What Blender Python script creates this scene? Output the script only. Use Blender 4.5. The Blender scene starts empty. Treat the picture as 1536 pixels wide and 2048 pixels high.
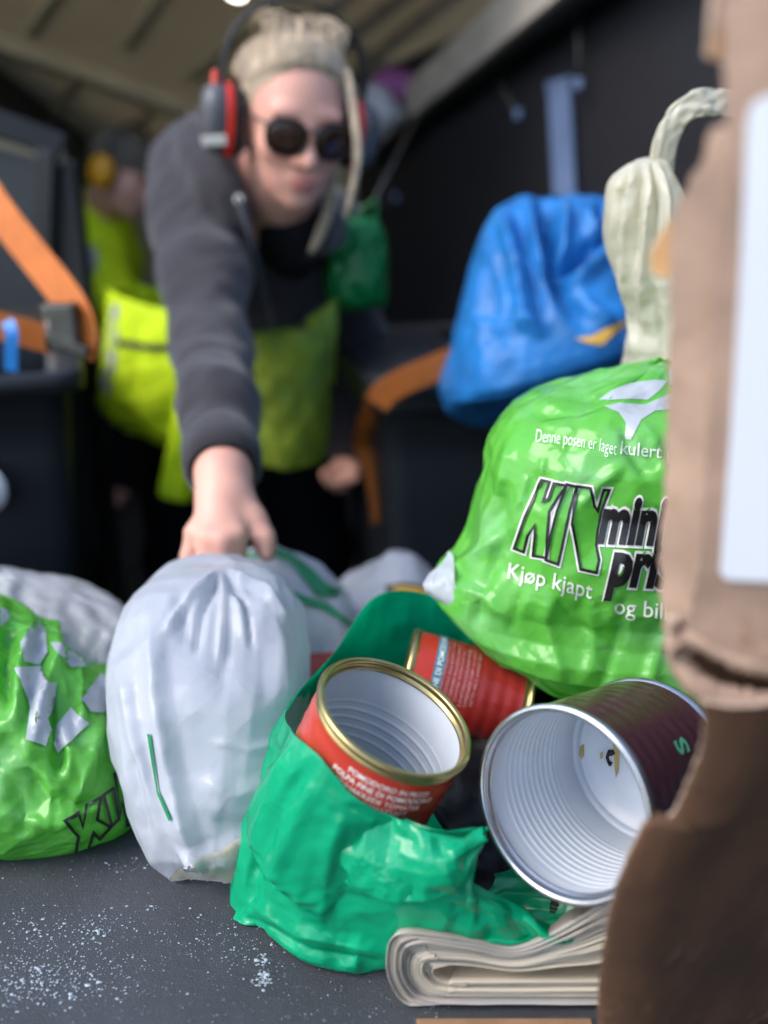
import bpy, bmesh, math, random
import numpy as np
from mathutils import Vector, Matrix
from mathutils.bvhtree import BVHTree

random.seed(7)
np.random.seed(7)
scene = bpy.context.scene
COL = scene.collection
R = math.radians

# ------------------------------------------------------------------ camera
FPX = 1600.0                      # focal length in photograph pixels (1536 x 2048)
PITCH = R(20.0)
CAM = np.array([0.0, 0.0, 0.43])  # 43 cm above the sorting table (table top is z = 0)
cam_data = bpy.data.cameras.new("camera")
cam_data.sensor_fit = 'VERTICAL'
cam_data.sensor_height = 36.0
cam_data.lens = FPX / 2048 * 36.0
cam_data.clip_start = 0.02
cam_data.clip_end = 3000
cam_data.dof.use_dof = True
cam_data.dof.focus_distance = 0.52
cam_data.dof.aperture_fstop = 2.15
cam_data.dof.aperture_blades = 0
cam = bpy.data.objects.new("camera", cam_data)
COL.objects.link(cam)
cam.location = CAM
cam.rotation_euler = (math.pi / 2 - PITCH, 0, 0)
scene.camera = cam

# ------------------------------------------------------------------ daylight
SUN_EL, SUN_AZ = R(46), R(-70)    # azimuth: behind the camera, to its left
world = bpy.data.worlds.new("World")
scene.world = world
world.use_nodes = True
wn = world.node_tree.nodes
bg = wn["Background"]
sky = wn.new("ShaderNodeTexSky")
sky.sky_type = 'NISHITA'
sky.sun_disc = False
sky.sun_elevation = SUN_EL
sky.sun_rotation = math.pi + SUN_AZ * -1
sky.air_density = 1.0
sky.dust_density = 1.2
world.node_tree.links.new(sky.outputs[0], bg.inputs[0])
bg.inputs[1].default_value = 0.15
sun_data = bpy.data.lights.new("sun", 'SUN')
sun_data.energy = 1.15
sun_data.angle = R(35)
sun_data.color = (1.0, 0.95, 0.87)
sun = bpy.data.objects.new("sun", sun_data)
COL.objects.link(sun)
sd = Vector((math.sin(SUN_AZ) * math.cos(SUN_EL), -math.cos(SUN_AZ) * math.cos(SUN_EL), math.sin(SUN_EL)))
sun.rotation_euler = sd.to_track_quat('Z', 'Y').to_euler()

vs = scene.view_settings
vs.view_transform = 'Standard'
vs.look = 'None'
vs.gamma = 1.0
vs.use_curve_mapping = False
vs.exposure = 1.35
scene.cycles.max_bounces = 6
scene.cycles.diffuse_bounces = 4
scene.cycles.glossy_bounces = 3
scene.cycles.transmission_bounces = 4
scene.cycles.use_adaptive_sampling = True
scene.cycles.adaptive_threshold = 0.03
scene.cycles.transparent_max_bounces = 12
scene.cycles.use_denoising = True
scene.cycles.sample_clamp_indirect = 6.0

# ------------------------------------------------------------------ helpers
FW = np.array([0, math.cos(PITCH), -math.sin(PITCH)])
UP = np.array([0, math.sin(PITCH), math.cos(PITCH)])
RT = np.array([1.0, 0, 0])

def ray(px, py):
    return FW + (px - 768) / FPX * RT - (py - 1024) / FPX * UP

def at(px, py, Y):
    """Point of the place seen at a photograph pixel, Y metres in front of the camera."""
    d = ray(px, py)
    return CAM + d * (Y / d[1])

def at_z(px, py, z):
    d = ray(px, py)
    return CAM + d * ((z - CAM[2]) / d[2])

def unit(v):
    v = np.asarray(v, float)
    return v / (np.linalg.norm(v) + 1e-12)

def srgb(r, g=None, b=None):
    if g is None:
        h = r.lstrip('#'); r, g, b = (int(h[i:i + 2], 16) for i in (0, 2, 4))
    f = lambda c: (c / 255 / 12.92) if c / 255 <= 0.04045 else ((c / 255 + 0.055) / 1.055) ** 2.4
    return (f(r), f(g), f(b), 1.0)

def _hash(ix, iy, iz, seed):
    with np.errstate(over='ignore'):
        n = (ix * np.int64(374761393) + iy * np.int64(668265263) + iz * np.int64(1274126177) + np.int64(seed) * np.int64(974634777))
        n = (n ^ (n >> 13)) * np.int64(1103515245)
        n = n ^ (n >> 16)
    return (n & 0xffffff).astype(np.float64) / 0xffffff

def vnoise(P, scale, seed=0):
    """Smooth value noise in -1..1 at points P (..., 3)."""
    Q = np.asarray(P) / scale + 1000.0
    I = np.floor(Q).astype(np.int64)
    Fq = Q - I
    Fq = Fq * Fq * (3 - 2 * Fq)
    out = 0
    for a in (0, 1):
        for b in (0, 1):
            for c in (0, 1):
                w = (Fq[..., 0] if a else 1 - Fq[..., 0]) * (Fq[..., 1] if b else 1 - Fq[..., 1]) * (Fq[..., 2] if c else 1 - Fq[..., 2])
                out = out + w * _hash(I[..., 0] + a, I[..., 1] + b, I[..., 2] + c, seed)
    return out * 2 - 1

def mesh_object(name, verts, faces, mat=None, parent=None, smooth=True):
    me = bpy.data.meshes.new(name)
    me.from_pydata([tuple(map(float, v)) for v in verts], [], [tuple(int(i) for i in f) for f in faces])
    me.validate()
    if smooth:
        me.polygons.foreach_set('use_smooth', [True] * len(me.polygons))
    me.update()
    o = bpy.data.objects.new(name, me)
    COL.objects.link(o)
    if mat is not None:
        me.materials.append(mat)
    if parent is not None:
        o.parent = parent
    return o

def tag(o, label, cat, group=None):
    o["label"] = label
    o["category"] = cat
    if group:
        o["group"] = group
    return o

def structure(o, label=None):
    o["kind"] = "structure"
    if label:
        o["label"] = label
    return o

def thing(name, label, cat, loc=(0, 0, 0), group=None):
    e = bpy.data.objects.new(name, None)
    e.empty_display_size = 0.05
    e.location = tuple(map(float, loc))
    COL.objects.link(e)
    return tag(e, label, cat, group)

def adopt(child, parent):
    """Parent a mesh whose vertices are in world space under an Empty that stands elsewhere."""
    child.parent = parent
    child.matrix_parent_inverse = Matrix.Translation(-parent.location) if parent.parent is None else Matrix.Identity(4)
    return child

# ---- materials
def material(name, color, rough=0.5, metal=0.0, spec=0.5, bump=None, vary=None, coat=0.0, transl=0.0, transl_col=None, sheen=0.0, mottle=None, crease=None):
    """Principled material with procedural colour variation (vary=(scale, amount)), relief (bump=(scale, strength, dist))
    and, for thin film, a share of translucency."""
    m = bpy.data.materials.new(name)
    m.use_nodes = True
    nt = m.node_tree
    N, L = nt.nodes, nt.links
    p = N["Principled BSDF"]
    p.inputs["Base Color"].default_value = color
    p.inputs["Roughness"].default_value = rough
    p.inputs["Metallic"].default_value = metal
    p.inputs["Specular IOR Level"].default_value = spec
    p.inputs["Coat Weight"].default_value = coat
    p.inputs["Sheen Weight"].default_value = sheen
    tc = N.new("ShaderNodeTexCoord")
    col_out = None
    if vary:
        nz = N.new("ShaderNodeTexNoise"); nz.inputs["Scale"].default_value = vary[0]; nz.inputs["Detail"].default_value = 6
        L.new(tc.outputs["Object"], nz.inputs["Vector"])
        mx = N.new("ShaderNodeMix"); mx.data_type = 'RGBA'; mx.blend_type = 'MULTIPLY'
        mr = N.new("ShaderNodeMapRange"); mr.inputs[1].default_value = 0.3; mr.inputs[2].default_value = 0.7
        mr.inputs[3].default_value = 1 - vary[1]; mr.inputs[4].default_value = 1 + vary[1] * 0.3
        L.new(nz.outputs[0], mr.inputs[0])
        cv = N.new("ShaderNodeCombineColor")
        for i in range(3): L.new(mr.outputs[0], cv.inputs[i])
        mx.inputs[0].default_value = 1.0
        mx.inputs[6].default_value = color
        L.new(cv.outputs[0], mx.inputs[7])
        col_out = mx.outputs[2]
    if mottle:                      # (scale, threshold low, high, colour): patches of another colour
        nz = N.new("ShaderNodeTexNoise"); nz.inputs["Scale"].default_value = mottle[0]; nz.inputs["Detail"].default_value = 8
        nz.inputs["Roughness"].default_value = 0.65
        L.new(tc.outputs["Object"], nz.inputs["Vector"])
        mr = N.new("ShaderNodeMapRange"); mr.inputs[1].default_value = mottle[1]; mr.inputs[2].default_value = mottle[2]
        L.new(nz.outputs[0], mr.inputs[0])
        mx = N.new("ShaderNodeMix"); mx.data_type = 'RGBA'
        L.new(mr.outputs[0], mx.inputs[0])
        mx.inputs[6].default_value = color
        if col_out: L.new(col_out, mx.inputs[6])
        mx.inputs[7].default_value = mottle[3]
        col_out = mx.outputs[2]
    if col_out:
        L.new(col_out, p.inputs["Base Color"])
    if crease and not bump: bump = []
    if bump is not None:
        prev = None
        for (sc, st, dist) in (crease or []):          # sharp creases: ridged noise, slightly warped
            wz = N.new("ShaderNodeTexNoise"); wz.inputs["Scale"].default_value = sc * .5; wz.inputs["Detail"].default_value = 2
            L.new(tc.outputs["Object"], wz.inputs["Vector"])
            vm = N.new("ShaderNodeVectorMath"); vm.operation = 'MULTIPLY_ADD'
            L.new(wz.outputs["Color"], vm.inputs[0]); vm.inputs[1].default_value = (.9 / sc,) * 3
            L.new(tc.outputs["Object"], vm.inputs[2])
            hs = []
            for (mul, ft) in ((1.0, 'F1'), (1.7, 'F1')):
                vo = N.new("ShaderNodeTexVoronoi"); vo.feature = ft; vo.inputs["Scale"].default_value = sc * mul
                L.new(vm.outputs[0], vo.inputs["Vector"]); hs.append(vo.outputs["Distance"])
            nz = N.new("ShaderNodeTexNoise"); nz.inputs["Scale"].default_value = sc * .8; nz.inputs["Detail"].default_value = 1.5
            L.new(vm.outputs[0], nz.inputs["Vector"])
            m1 = N.new("ShaderNodeMath"); m1.operation = 'SUBTRACT'; m1.inputs[1].default_value = .5; L.new(nz.outputs[0], m1.inputs[0])
            m2 = N.new("ShaderNodeMath"); m2.operation = 'ABSOLUTE'; L.new(m1.outputs[0], m2.inputs[0])
            m3 = N.new("ShaderNodeMath"); m3.operation = 'MULTIPLY_ADD'; L.new(m2.outputs[0], m3.inputs[0]); m3.inputs[1].default_value = -2.6; L.new(hs[0], m3.inputs[2])
            m4 = N.new("ShaderNodeMath"); m4.operation = 'MULTIPLY_ADD'; L.new(hs[1], m4.inputs[0]); m4.inputs[1].default_value = .45; L.new(m3.outputs[0], m4.inputs[2])
            bp = N.new("ShaderNodeBump"); bp.inputs["Strength"].default_value = st; bp.inputs["Distance"].default_value = dist
            L.new(m4.outputs[0], bp.inputs["Height"])
            if prev: L.new(prev, bp.inputs["Normal"])
            prev = bp.outputs[0]
        bs = bump if (len(bump) == 0 or isinstance(bump[0], (tuple, list))) else [bump]
        for (sc, st, dist) in bs:
            nz = N.new("ShaderNodeTexNoise"); nz.inputs["Scale"].default_value = sc; nz.inputs["Detail"].default_value = 5
            L.new(tc.outputs["Object"], nz.inputs["Vector"])
            bp = N.new("ShaderNodeBump"); bp.inputs["Strength"].default_value = st; bp.inputs["Distance"].default_value = dist
            L.new(nz.outputs[0], bp.inputs["Height"])
            if prev: L.new(prev, bp.inputs["Normal"])
            prev = bp.outputs[0]
        L.new(prev, p.inputs["Normal"])
    if transl > 0:
        t = N.new("ShaderNodeBsdfTranslucent")
        t.inputs[0].default_value = transl_col or color
        if col_out and not transl_col: L.new(col_out, t.inputs[0])
        ms = N.new("ShaderNodeMixShader"); ms.inputs[0].default_value = transl
        out = N["Material Output"]
        L.new(p.outputs[0], ms.inputs[1]); L.new(t.outputs[0], ms.inputs[2]); L.new(ms.outputs[0], out.inputs[0])
    return m

# ---- lofted sheets and sacks
def catmull(K, t):
    """K (n, ...) control values, t in 0..n-1."""
    K = np.asarray(K, float)
    n = len(K)
    t = np.clip(np.asarray(t, float), 0, n - 1 - 1e-9)
    i = np.floor(t).astype(int)
    f = (t - i).reshape((-1,) + (1,) * (K.ndim - 1))
    p0 = K[np.maximum(i - 1, 0)]; p1 = K[i]; p2 = K[np.minimum(i + 1, n - 1)]; p3 = K[np.minimum(i + 2, n - 1)]
    return 0.5 * (2 * p1 + (p2 - p0) * f + (2 * p0 - 5 * p1 + 4 * p2 - p3) * f ** 2 + (3 * p1 - p0 - 3 * p2 + p3) * f ** 3)

def loft(rings, nu, nv, B0=(0, 1, 0)):
    """rings: (left point, right point, depth radius, squareness[, depth direction]); closed cross-sections from a pair of points."""
    Ks = []
    th = np.linspace(0, 2 * math.pi, nu, endpoint=False)
    for r in rings:
        l, rr, b, p = r[:4]
        Bd = np.asarray(r[4] if len(r) > 4 else B0, float)
        l = np.asarray(l, float); rr = np.asarray(rr, float)
        c = (l + rr) / 2; A = (rr - l) / 2
        Ah = unit(A)
        Bv = unit(Bd - Ah * (Bd @ Ah)) * b
        ct, st = np.cos(th), np.sin(th)
        e = 2.0 / p
        cx = np.sign(ct) * np.abs(ct) ** e; sx = np.sign(st) * np.abs(st) ** e
        Ks.append(c + cx[:, None] * A + sx[:, None] * Bv)
    Ks = np.array(Ks)
    # spread rings evenly by arc length
    seg = np.linalg.norm(np.diff(Ks.mean(1), axis=0), axis=1) + 0.5 * np.abs(np.diff(np.linalg.norm(Ks - Ks.mean(1, keepdims=True), axis=2).mean(1)))
    cum = np.r_[0, np.cumsum(seg)]
    t = np.interp(np.linspace(0, cum[-1], nv), cum, np.arange(len(Ks)))
    return catmull(Ks, t)

def grid_normals(G, closed=True):
    if closed:
        du = np.roll(G, -1, 1) - np.roll(G, 1, 1)
    else:
        du = np.gradient(G, axis=1)
    dv = np.gradient(G, axis=0)
    n = np.cross(du, dv)
    return n / (np.linalg.norm(n, axis=2, keepdims=True) + 1e-12)

def upsample(G, nv, nu, closed):
    a, b = G.shape[:2]
    K = np.concatenate([G, G[:, :1]], 1) if closed else G
    tv = np.linspace(0, a - 1, nv)
    X = lerp_axis(K, tv, 0)
    tu = np.linspace(0, K.shape[1] - 1, nu + 1)[:-1] if closed else np.linspace(0, b - 1, nu)
    return lerp_axis(X, tu, 1)

def lerp_axis(K, t, ax):
    i = np.clip(np.floor(t).astype(int), 0, K.shape[ax] - 2)
    f = t - i
    sh = [1] * K.ndim; sh[ax] = -1
    f = f.reshape(sh)
    return np.take(K, i, ax) * (1 - f) + np.take(K, i + 1, ax) * f

def crumple_step(G, x, eu, ev, kb, kg, it, closed, pin=None):
    ex = np.asarray(eu); ey = np.asarray(ev)
    def pairs(du, dv):
        if closed:
            a = slice(None)
            A = lambda X: X[:X.shape[0] - dv] if dv else X
            Bf = lambda X: np.roll(X[dv:], -du, 1)
            return A, Bf, None
    def cons(du, dv):
        # index windows for an edge from (v,u) to (v+dv,u+du)
        return du, dv
    def sub(X, du, dv):
        if closed:
            P = X[:X.shape[0] - dv] if dv else X
            Q = np.roll(X[dv:] if dv else X, -du, 1)
        else:
            nv, nu = X.shape[:2]
            if du >= 0:
                P = X[:nv - dv, :nu - du]; Q = X[dv:, du:]
            else:
                P = X[:nv - dv, -du:]; Q = X[dv:, :nu + du]
        return P, Q
    def scatter(D, C, du, dv):
        nv, nu = D.shape[:2]
        if closed:
            if dv:
                D[:nv - dv] += C; D[dv:] -= np.roll(C, du, 1)
            else:
                D += C; D -= np.roll(C, du, 1)
        else:
            if du >= 0:
                D[:nv - dv, :nu - du] += C; D[dv:, du:] -= C
            else:
                D[:nv - dv, -du:] += C; D[dv:, :nu + du] -= C
    def emap(e, du, dv):
        if np.ndim(e) == 0: return e
        return sub(e[..., None], du, dv)[0][..., 0]
    specs = []
    for (du, dv, w, e) in ((1, 0, 1.0, ex), (0, 1, 1.0, ey), (1, 1, .35, (ex + ey) / 2), (-1, 1, .35, (ex + ey) / 2), (2, 0, kb, ex), (0, 2, kb, ey)):
        P, Q = sub(G, du, dv)
        L = np.linalg.norm(Q - P, axis=2) * (1 + emap(e, du, dv)) + 1e-9
        specs.append((du, dv, w, L))
    W = 2 * (1 + 1 + .7 + 2 * kb)
    for k in range(it):
        D = np.zeros_like(x)
        for du, dv, w, L in specs:
            P, Q = sub(x, du, dv)
            d = Q - P
            l = np.linalg.norm(d, axis=2) + 1e-9
            C = (0.5 * w * (1 - L / l))[..., None] * d
            scatter(D, C, du, dv)
        x = x + D * (1.6 / W * 2) + kg * (G - x)
        if pin is not None:
            x[pin] = G[pin]
    return x

def crumple(G, eu=0.06, ev=0.06, kb=0.25, kg=0.012, it=90, amp=0.004, seed=0, closed=True, coarse=3, fine=(0.02, 0.02), it2=40, pin_rows=0, pin_end=0):
    """Buckle a sheet: its film is a little larger than the shape it covers, so it folds and creases."""
    nv, nu = G.shape[:2]
    cv, cu = max(8, nv // coarse), max(8, nu // coarse)
    Gc = upsample(G, cv, cu, closed)
    size = np.abs(Gc).max() * 0 + np.ptp(Gc.reshape(-1, 3), axis=0).max()
    m = np.clip(0.75 + 0.9 * vnoise(Gc, size / 4, seed), 0.05, 1.8)
    nrm = grid_normals(Gc, closed)
    x = Gc + nrm * (amp * (vnoise(Gc, size / 7, seed + 1) + 0.7 * vnoise(Gc, size / 16, seed + 2)))[..., None]
    x = crumple_step(Gc, x, eu * m, ev * m, kb, kg, it, closed)
    X = upsample(x, nv, nu, closed)
    X = smooth_grid(X, 1, closed)
    n2 = grid_normals(X, closed)
    x2 = X + n2 * (amp * 0.12 * vnoise(X, size / 40, seed + 3))[..., None]
    m2 = np.clip(0.5 + 1.2 * vnoise(X, size / 6, seed + 5), 0.0, 1.8)
    x2 = crumple_step(X, x2, fine[0] * m2, fine[1] * m2, 0.25, 0.05, it2, closed)
    if pin_rows:
        w = np.clip(np.arange(nv) / pin_rows, 0, 1)[:, None, None]
        x2 = G * (1 - w) + x2 * w
    if pin_end:
        w = np.clip((nv - 1 - np.arange(nv)) / pin_end, 0, 1)[:, None, None]
        x2 = G * (1 - w) + x2 * w
    return x2

def to_px(G):
    d = G - CAM; z = d @ FW
    return np.stack([768 + FPX * d[..., 0] / z, 1024 - FPX * (d @ UP) / z], -1)

def fold_lines(G, lines, closed=True):
    """Press sharp ridges (height > 0) and valleys into the side of a film that faces the aisle end. lines: (pixel polyline, height in m, half width in px)"""
    n = grid_normals(G, closed)
    view = unit(CAM - G.mean((0, 1)))
    c = G.mean((0, 1))
    sgn = np.sign(((G - c) * n).sum(-1).mean())
    n = n * sgn
    face = np.clip((n @ view) * 3 + .3, 0, 1)
    Q = to_px(G)
    add = np.zeros(G.shape[:2])
    for pts, hgt, wid in lines:
        pts = np.asarray(pts, float)
        best = np.full(G.shape[:2], 1e9); tt = np.zeros(G.shape[:2])
        L = np.r_[0, np.cumsum(np.linalg.norm(np.diff(pts, axis=0), axis=1))]
        for i in range(len(pts) - 1):
            a, b = pts[i], pts[i + 1]; ab = b - a
            t = np.clip(((Q - a) @ ab) / (ab @ ab), 0, 1)
            dd = np.linalg.norm(Q - a - t[..., None] * ab, axis=-1)
            m = dd < best
            best[m] = dd[m]; tt[m] = ((L[i] + t * (L[i + 1] - L[i])) / L[-1])[m]
        tent = np.clip(1 - best / wid, 0, 1)
        tent = np.where(tent > .0, tent ** 1.3, 0)
        ends = np.clip(np.minimum(tt, 1 - tt) * 5 + .15, 0, 1)
        add += hgt * tent * ends
    return G + n * (add * face)[..., None]

def smooth_grid(X, it, closed):
    for _ in range(it):
        if closed:
            U = (np.roll(X, 1, 1) + np.roll(X, -1, 1)) / 2
        else:
            U = X.copy(); U[:, 1:-1] = (X[:, 2:] + X[:, :-2]) / 2
        V = X.copy(); V[1:-1] = (X[2:] + X[:-2]) / 2
        X = X * 0.4 + U * 0.3 + V * 0.3
    return X

def grid_faces(nv, nu, closed):
    i = np.arange(nv * nu).reshape(nv, nu)
    if closed:
        a = i[:-1]; b = np.roll(i, -1, 1)[:-1]; c = np.roll(i, -1, 1)[1:]; d = i[1:]
    else:
        a = i[:-1, :-1]; b = i[:-1, 1:]; c = i[1:, 1:]; d = i[1:, :-1]
    return np.stack([a, b, c, d], -1).reshape(-1, 4)

def fast_mesh(name, verts, quads, mat=None, parent=None, smooth=True):
    verts = np.asarray(verts, np.float32).reshape(-1, 3); quads = np.asarray(quads, np.int32)
    me = bpy.data.meshes.new(name)
    k = quads.shape[1]
    me.vertices.add(len(verts)); me.vertices.foreach_set('co', verts.ravel())
    me.loops.add(quads.size); me.loops.foreach_set('vertex_index', quads.ravel())
    me.polygons.add(len(quads)); me.polygons.foreach_set('loop_start', np.arange(0, quads.size, k, dtype=np.int32))
    me.update(calc_edges=True)
    me.validate()
    if smooth:
        me.polygons.foreach_set('use_smooth', np.ones(len(me.polygons), bool))
    me.update()
    o = bpy.data.objects.new(name, me)
    COL.objects.link(o)
    if mat is not None: me.materials.append(mat)
    if parent is not None: o.parent = parent
    return o

def sheet(name, G, mat, closed=True, parent=None, flip=False):
    nv, nu = G.shape[:2]
    F = grid_faces(nv, nu, closed)
    if flip: F = F[:, ::-1]
    return fast_mesh(name, G.reshape(-1, 3), F, mat, parent)

# ---- solid modelling by distance fields (bodies, clothes)
class Field:
    def __init__(s, lo, hi, h):
        s.lo = np.asarray(lo, float); s.h = h
        s.n = np.ceil((np.asarray(hi, float) - s.lo) / h).astype(int) + 1
        s.F = np.full(tuple(s.n), 1.0, np.float32)
    def box(s, lo, hi):
        a = np.clip(np.floor((np.asarray(lo) - s.lo) / s.h).astype(int), 0, s.n)
        b = np.clip(np.ceil((np.asarray(hi) - s.lo) / s.h).astype(int) + 1, 0, s.n)
        sl = tuple(slice(i, j) for i, j in zip(a, b))
        g = [s.lo[i] + np.arange(a[i], b[i]) * s.h for i in range(3)]
        if min(len(q) for q in g) == 0: return sl, None
        return sl, np.stack(np.meshgrid(*g, indexing='ij'), -1)
    def merge(s, sl, d, k, cut=False):
        F = s.F[sl]
        if cut:
            a, b = -F, d.astype(np.float32)
        else:
            a, b = F, d.astype(np.float32)
        if k > 0:
            hh = np.clip(0.5 + 0.5 * (b - a) / k, 0, 1)
            m = b * (1 - hh) + a * hh - k * hh * (1 - hh)
        else:
            m = np.minimum(a, b)
        s.F[sl] = -m if cut else m
    def cap(s, a, b, ra, rb, k=0.02, cut=False):
        a = np.asarray(a, float); b = np.asarray(b, float); r = max(ra, rb) + 2 * k + 3 * s.h
        sl, P = s.box(np.minimum(a, b) - r, np.maximum(a, b) + r)
        if P is None: return
        ab = b - a
        t = np.clip(((P - a) @ ab) / (ab @ ab + 1e-12), 0, 1)
        d = np.linalg.norm(P - (a + t[..., None] * ab), axis=-1) - (ra + (rb - ra) * t)
        s.merge(sl, d, k, cut)
    def chain(s, pts, rad, k=0.02):
        for i in range(len(pts) - 1):
            s.cap(pts[i], pts[i + 1], rad[i], rad[i + 1], k)
    def ell(s, c, r, M=None, k=0.02, cut=False):
        """ellipsoid; M rows are its axes"""
        c = np.asarray(c, float); r = np.asarray(r, float)
        q = r.max() + 2 * k + 3 * s.h
        sl, P = s.box(c - q, c + q)
        if P is None: return
        Q = P - c
        if M is not None: Q = Q @ np.asarray(M).T
        k0 = np.linalg.norm(Q / r, axis=-1); k1 = np.linalg.norm(Q / r ** 2, axis=-1) + 1e-9
        s.merge(sl, k0 * (k0 - 1) / k1, k, cut)
    def displace(s, fn):
        g = [s.lo[i] + np.arange(s.n[i]) * s.h for i in range(3)]
        m = np.abs(s.F) < 0.03
        I = np.argwhere(m)
        P = s.lo + I * s.h
        s.F[m] += fn(P).astype(np.float32)
    def mesh(s):
        return surface_nets(s.F, s.lo, s.h)

def surface_nets(F, lo, h):
    S = F < 0
    n = F.shape
    cnt = np.zeros(tuple(k - 1 for k in n), np.int8)
    for dx in (0, 1):
        for dy in (0, 1):
            for dz in (0, 1):
                cnt += S[dx:n[0] - 1 + dx, dy:n[1] - 1 + dy, dz:n[2] - 1 + dz]
    act = np.argwhere((cnt > 0) & (cnt < 8))
    idx = np.full(cnt.shape, -1, np.int32)
    idx[tuple(act.T)] = np.arange(len(act))
    corner = np.array([(a, b, c) for a in (0, 1) for b in (0, 1) for c in (0, 1)])
    val = np.stack([F[tuple((act + c).T)] for c in corner], 1)
    acc = np.zeros((len(act), 3)); num = np.zeros(len(act))
    for i in range(8):
        for j in range(i + 1, 8):
            if np.abs(corner[i] - corner[j]).sum() != 1: continue
            m = (val[:, i] < 0) != (val[:, j] < 0)
            t = val[m, i] / (val[m, i] - val[m, j])
            acc[m] += corner[i] + t[:, None] * (corner[j] - corner[i]); num[m] += 1
    V = lo + (act + acc / num[:, None]) * h
    Q = []
    for ax in range(3):
        o1, o2 = [(1, 2), (2, 0), (0, 1)][ax]
        sl0 = [slice(None)] * 3; sl1 = [slice(None)] * 3
        sl0[ax] = slice(0, -1); sl1[ax] = slice(1, None)
        A = S[tuple(sl0)]; B = S[tuple(sl1)]
        E = np.argwhere(A != B)
        ok = (E[:, o1] > 0) & (E[:, o2] > 0) & (E[:, o1] < cnt.shape[o1]) & (E[:, o2] < cnt.shape[o2])
        E = E[ok]
        fl = A[tuple(E.T)]
        def cell(a, b):
            C = E.copy(); C[:, o1] += a; C[:, o2] += b
            return idx[tuple(C.T)]
        q = np.stack([cell(-1, -1), cell(0, -1), cell(0, 0), cell(-1, 0)], 1)
        q[~fl] = q[~fl][:, ::-1]
        Q.append(q)
    return V, np.concatenate(Q)

def relax(V, Q, it=2, lam=0.5):
    e = np.concatenate([Q[:, [0, 1]], Q[:, [1, 2]], Q[:, [2, 3]], Q[:, [3, 0]]])
    for _ in range(it):
        A = np.zeros_like(V); c = np.zeros(len(V))
        for k in range(3):
            A[:, k] = np.bincount(e[:, 0], V[e[:, 1], k], len(V)) + np.bincount(e[:, 1], V[e[:, 0], k], len(V))
        c = np.bincount(e[:, 0], minlength=len(V)) + np.bincount(e[:, 1], minlength=len(V))
        V = V * (1 - lam) + lam * A / np.maximum(c, 1)[:, None]
    return V

def field_object(name, f, mat, parent=None, it=2):
    V, Q = f.mesh()
    V = relax(V, Q, it)
    return fast_mesh(name, V, Q, mat, parent)

# ---- simple solids
def tube_mesh(pts, rad, n=10, closed=False, flat=1.0, caps=True):
    pts = np.asarray(pts, float)
    m = len(pts)
    rad = np.broadcast_to(np.asarray(rad, float), (m,))
    T = np.gradient(pts, axis=0)
    if closed:
        T = np.roll(pts, -1, 0) - np.roll(pts, 1, 0)
    T /= np.linalg.norm(T, axis=1, keepdims=True) + 1e-12
    ref = np.array([0, 0, 1.0]) if abs(T[0][2]) < 0.9 else np.array([1.0, 0, 0])
    nrm = unit(np.cross(T[0], ref))
    V = []
    for i in range(m):
        nrm = unit(nrm - T[i] * (nrm @ T[i]))
        b = np.cross(T[i], nrm)
        for k in range(n):
            a = 2 * math.pi * k / n
            V.append(pts[i] + rad[i] * (math.cos(a) * nrm + flat * math.sin(a) * b))
    F = []
    for i in range(m if closed else m - 1):
        for k in range(n):
            j = (i + 1) % m
            F.append((i * n + k, i * n + (k + 1) % n, j * n + (k + 1) % n, j * n + k))
    return V, F

def tube(name, pts, rad, mat, parent=None, n=10, closed=False, flat=1.0):
    V, F = tube_mesh(pts, rad, n, closed, flat)
    if not closed:
        F = list(F) + [tuple(range(n))[::-1], tuple(range(len(V) - n, len(V)))]
    return mesh_object(name, V, F, mat, parent)

def curve_pts(ctrl, n):
    return catmull(np.asarray(ctrl, float), np.linspace(0, len(ctrl) - 1, n))

def ribbon(name, pts, width_dir, width, mat, parent=None, thick=0.0016):
    """A strap: follows pts, lies across width_dir, real thickness."""
    pts = np.asarray(pts, float); m = len(pts)
    T = np.gradient(pts, axis=0)
    V, F = [], []
    for i in range(m):
        t = unit(T[i])
        wd = np.asarray(width_dir[i] if np.ndim(width_dir) == 2 else width_dir, float)
        w = unit(wd - t * (wd @ t)); nn = np.cross(t, w)
        for (a, b) in ((-1, -1), (1, -1), (1, 1), (-1, 1)):
            V.append(pts[i] + w * a * width / 2 + nn * b * thick / 2)
    for i in range(m - 1):
        for k in range(4):
            F.append((i * 4 + k, i * 4 + (k + 1) % 4, i * 4 + 4 + (k + 1) % 4, i * 4 + 4 + k))
    F += [(3, 2, 1, 0), tuple(len(V) - 4 + k for k in range(4))]
    return mesh_object(name, V, F, mat, parent, smooth=False)

def box(name, c, size, mat, parent=None, M=None, bevel=0.0, seg=2):
    bm = bmesh.new()
    bmesh.ops.create_cube(bm, size=1.0)
    for v in bm.verts:
        v.co = Vector((v.co.x * size[0], v.co.y * size[1], v.co.z * size[2]))
    if bevel > 0:
        bmesh.ops.bevel(bm, geom=list(bm.edges), offset=bevel, segments=seg, affect='EDGES', profile=0.5)
    if M is not None:
        Mx = Matrix([list(map(float, r)) for r in np.asarray(M).T])   # rows of M are the box axes
        for v in bm.verts: v.co = Mx @ v.co
    for v in bm.verts: v.co += Vector(tuple(map(float, c)))
    me = bpy.data.meshes.new(name); bm.to_mesh(me); bm.free()
    o = bpy.data.objects.new(name, me); COL.objects.link(o)
    if mat: me.materials.append(mat)
    if parent is not None: o.parent = parent
    return o

def beam(name, a, b, w, h, mat, parent=None, up=(0, 0, 1), bevel=0.003):
    a = np.asarray(a, float); b = np.asarray(b, float)
    t = unit(b - a); s = unit(np.cross(t, up)); u = np.cross(s, t)
    return box(name, (a + b) / 2, (np.linalg.norm(b - a), w, h), mat, parent, M=[t, s, u], bevel=bevel)

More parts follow.
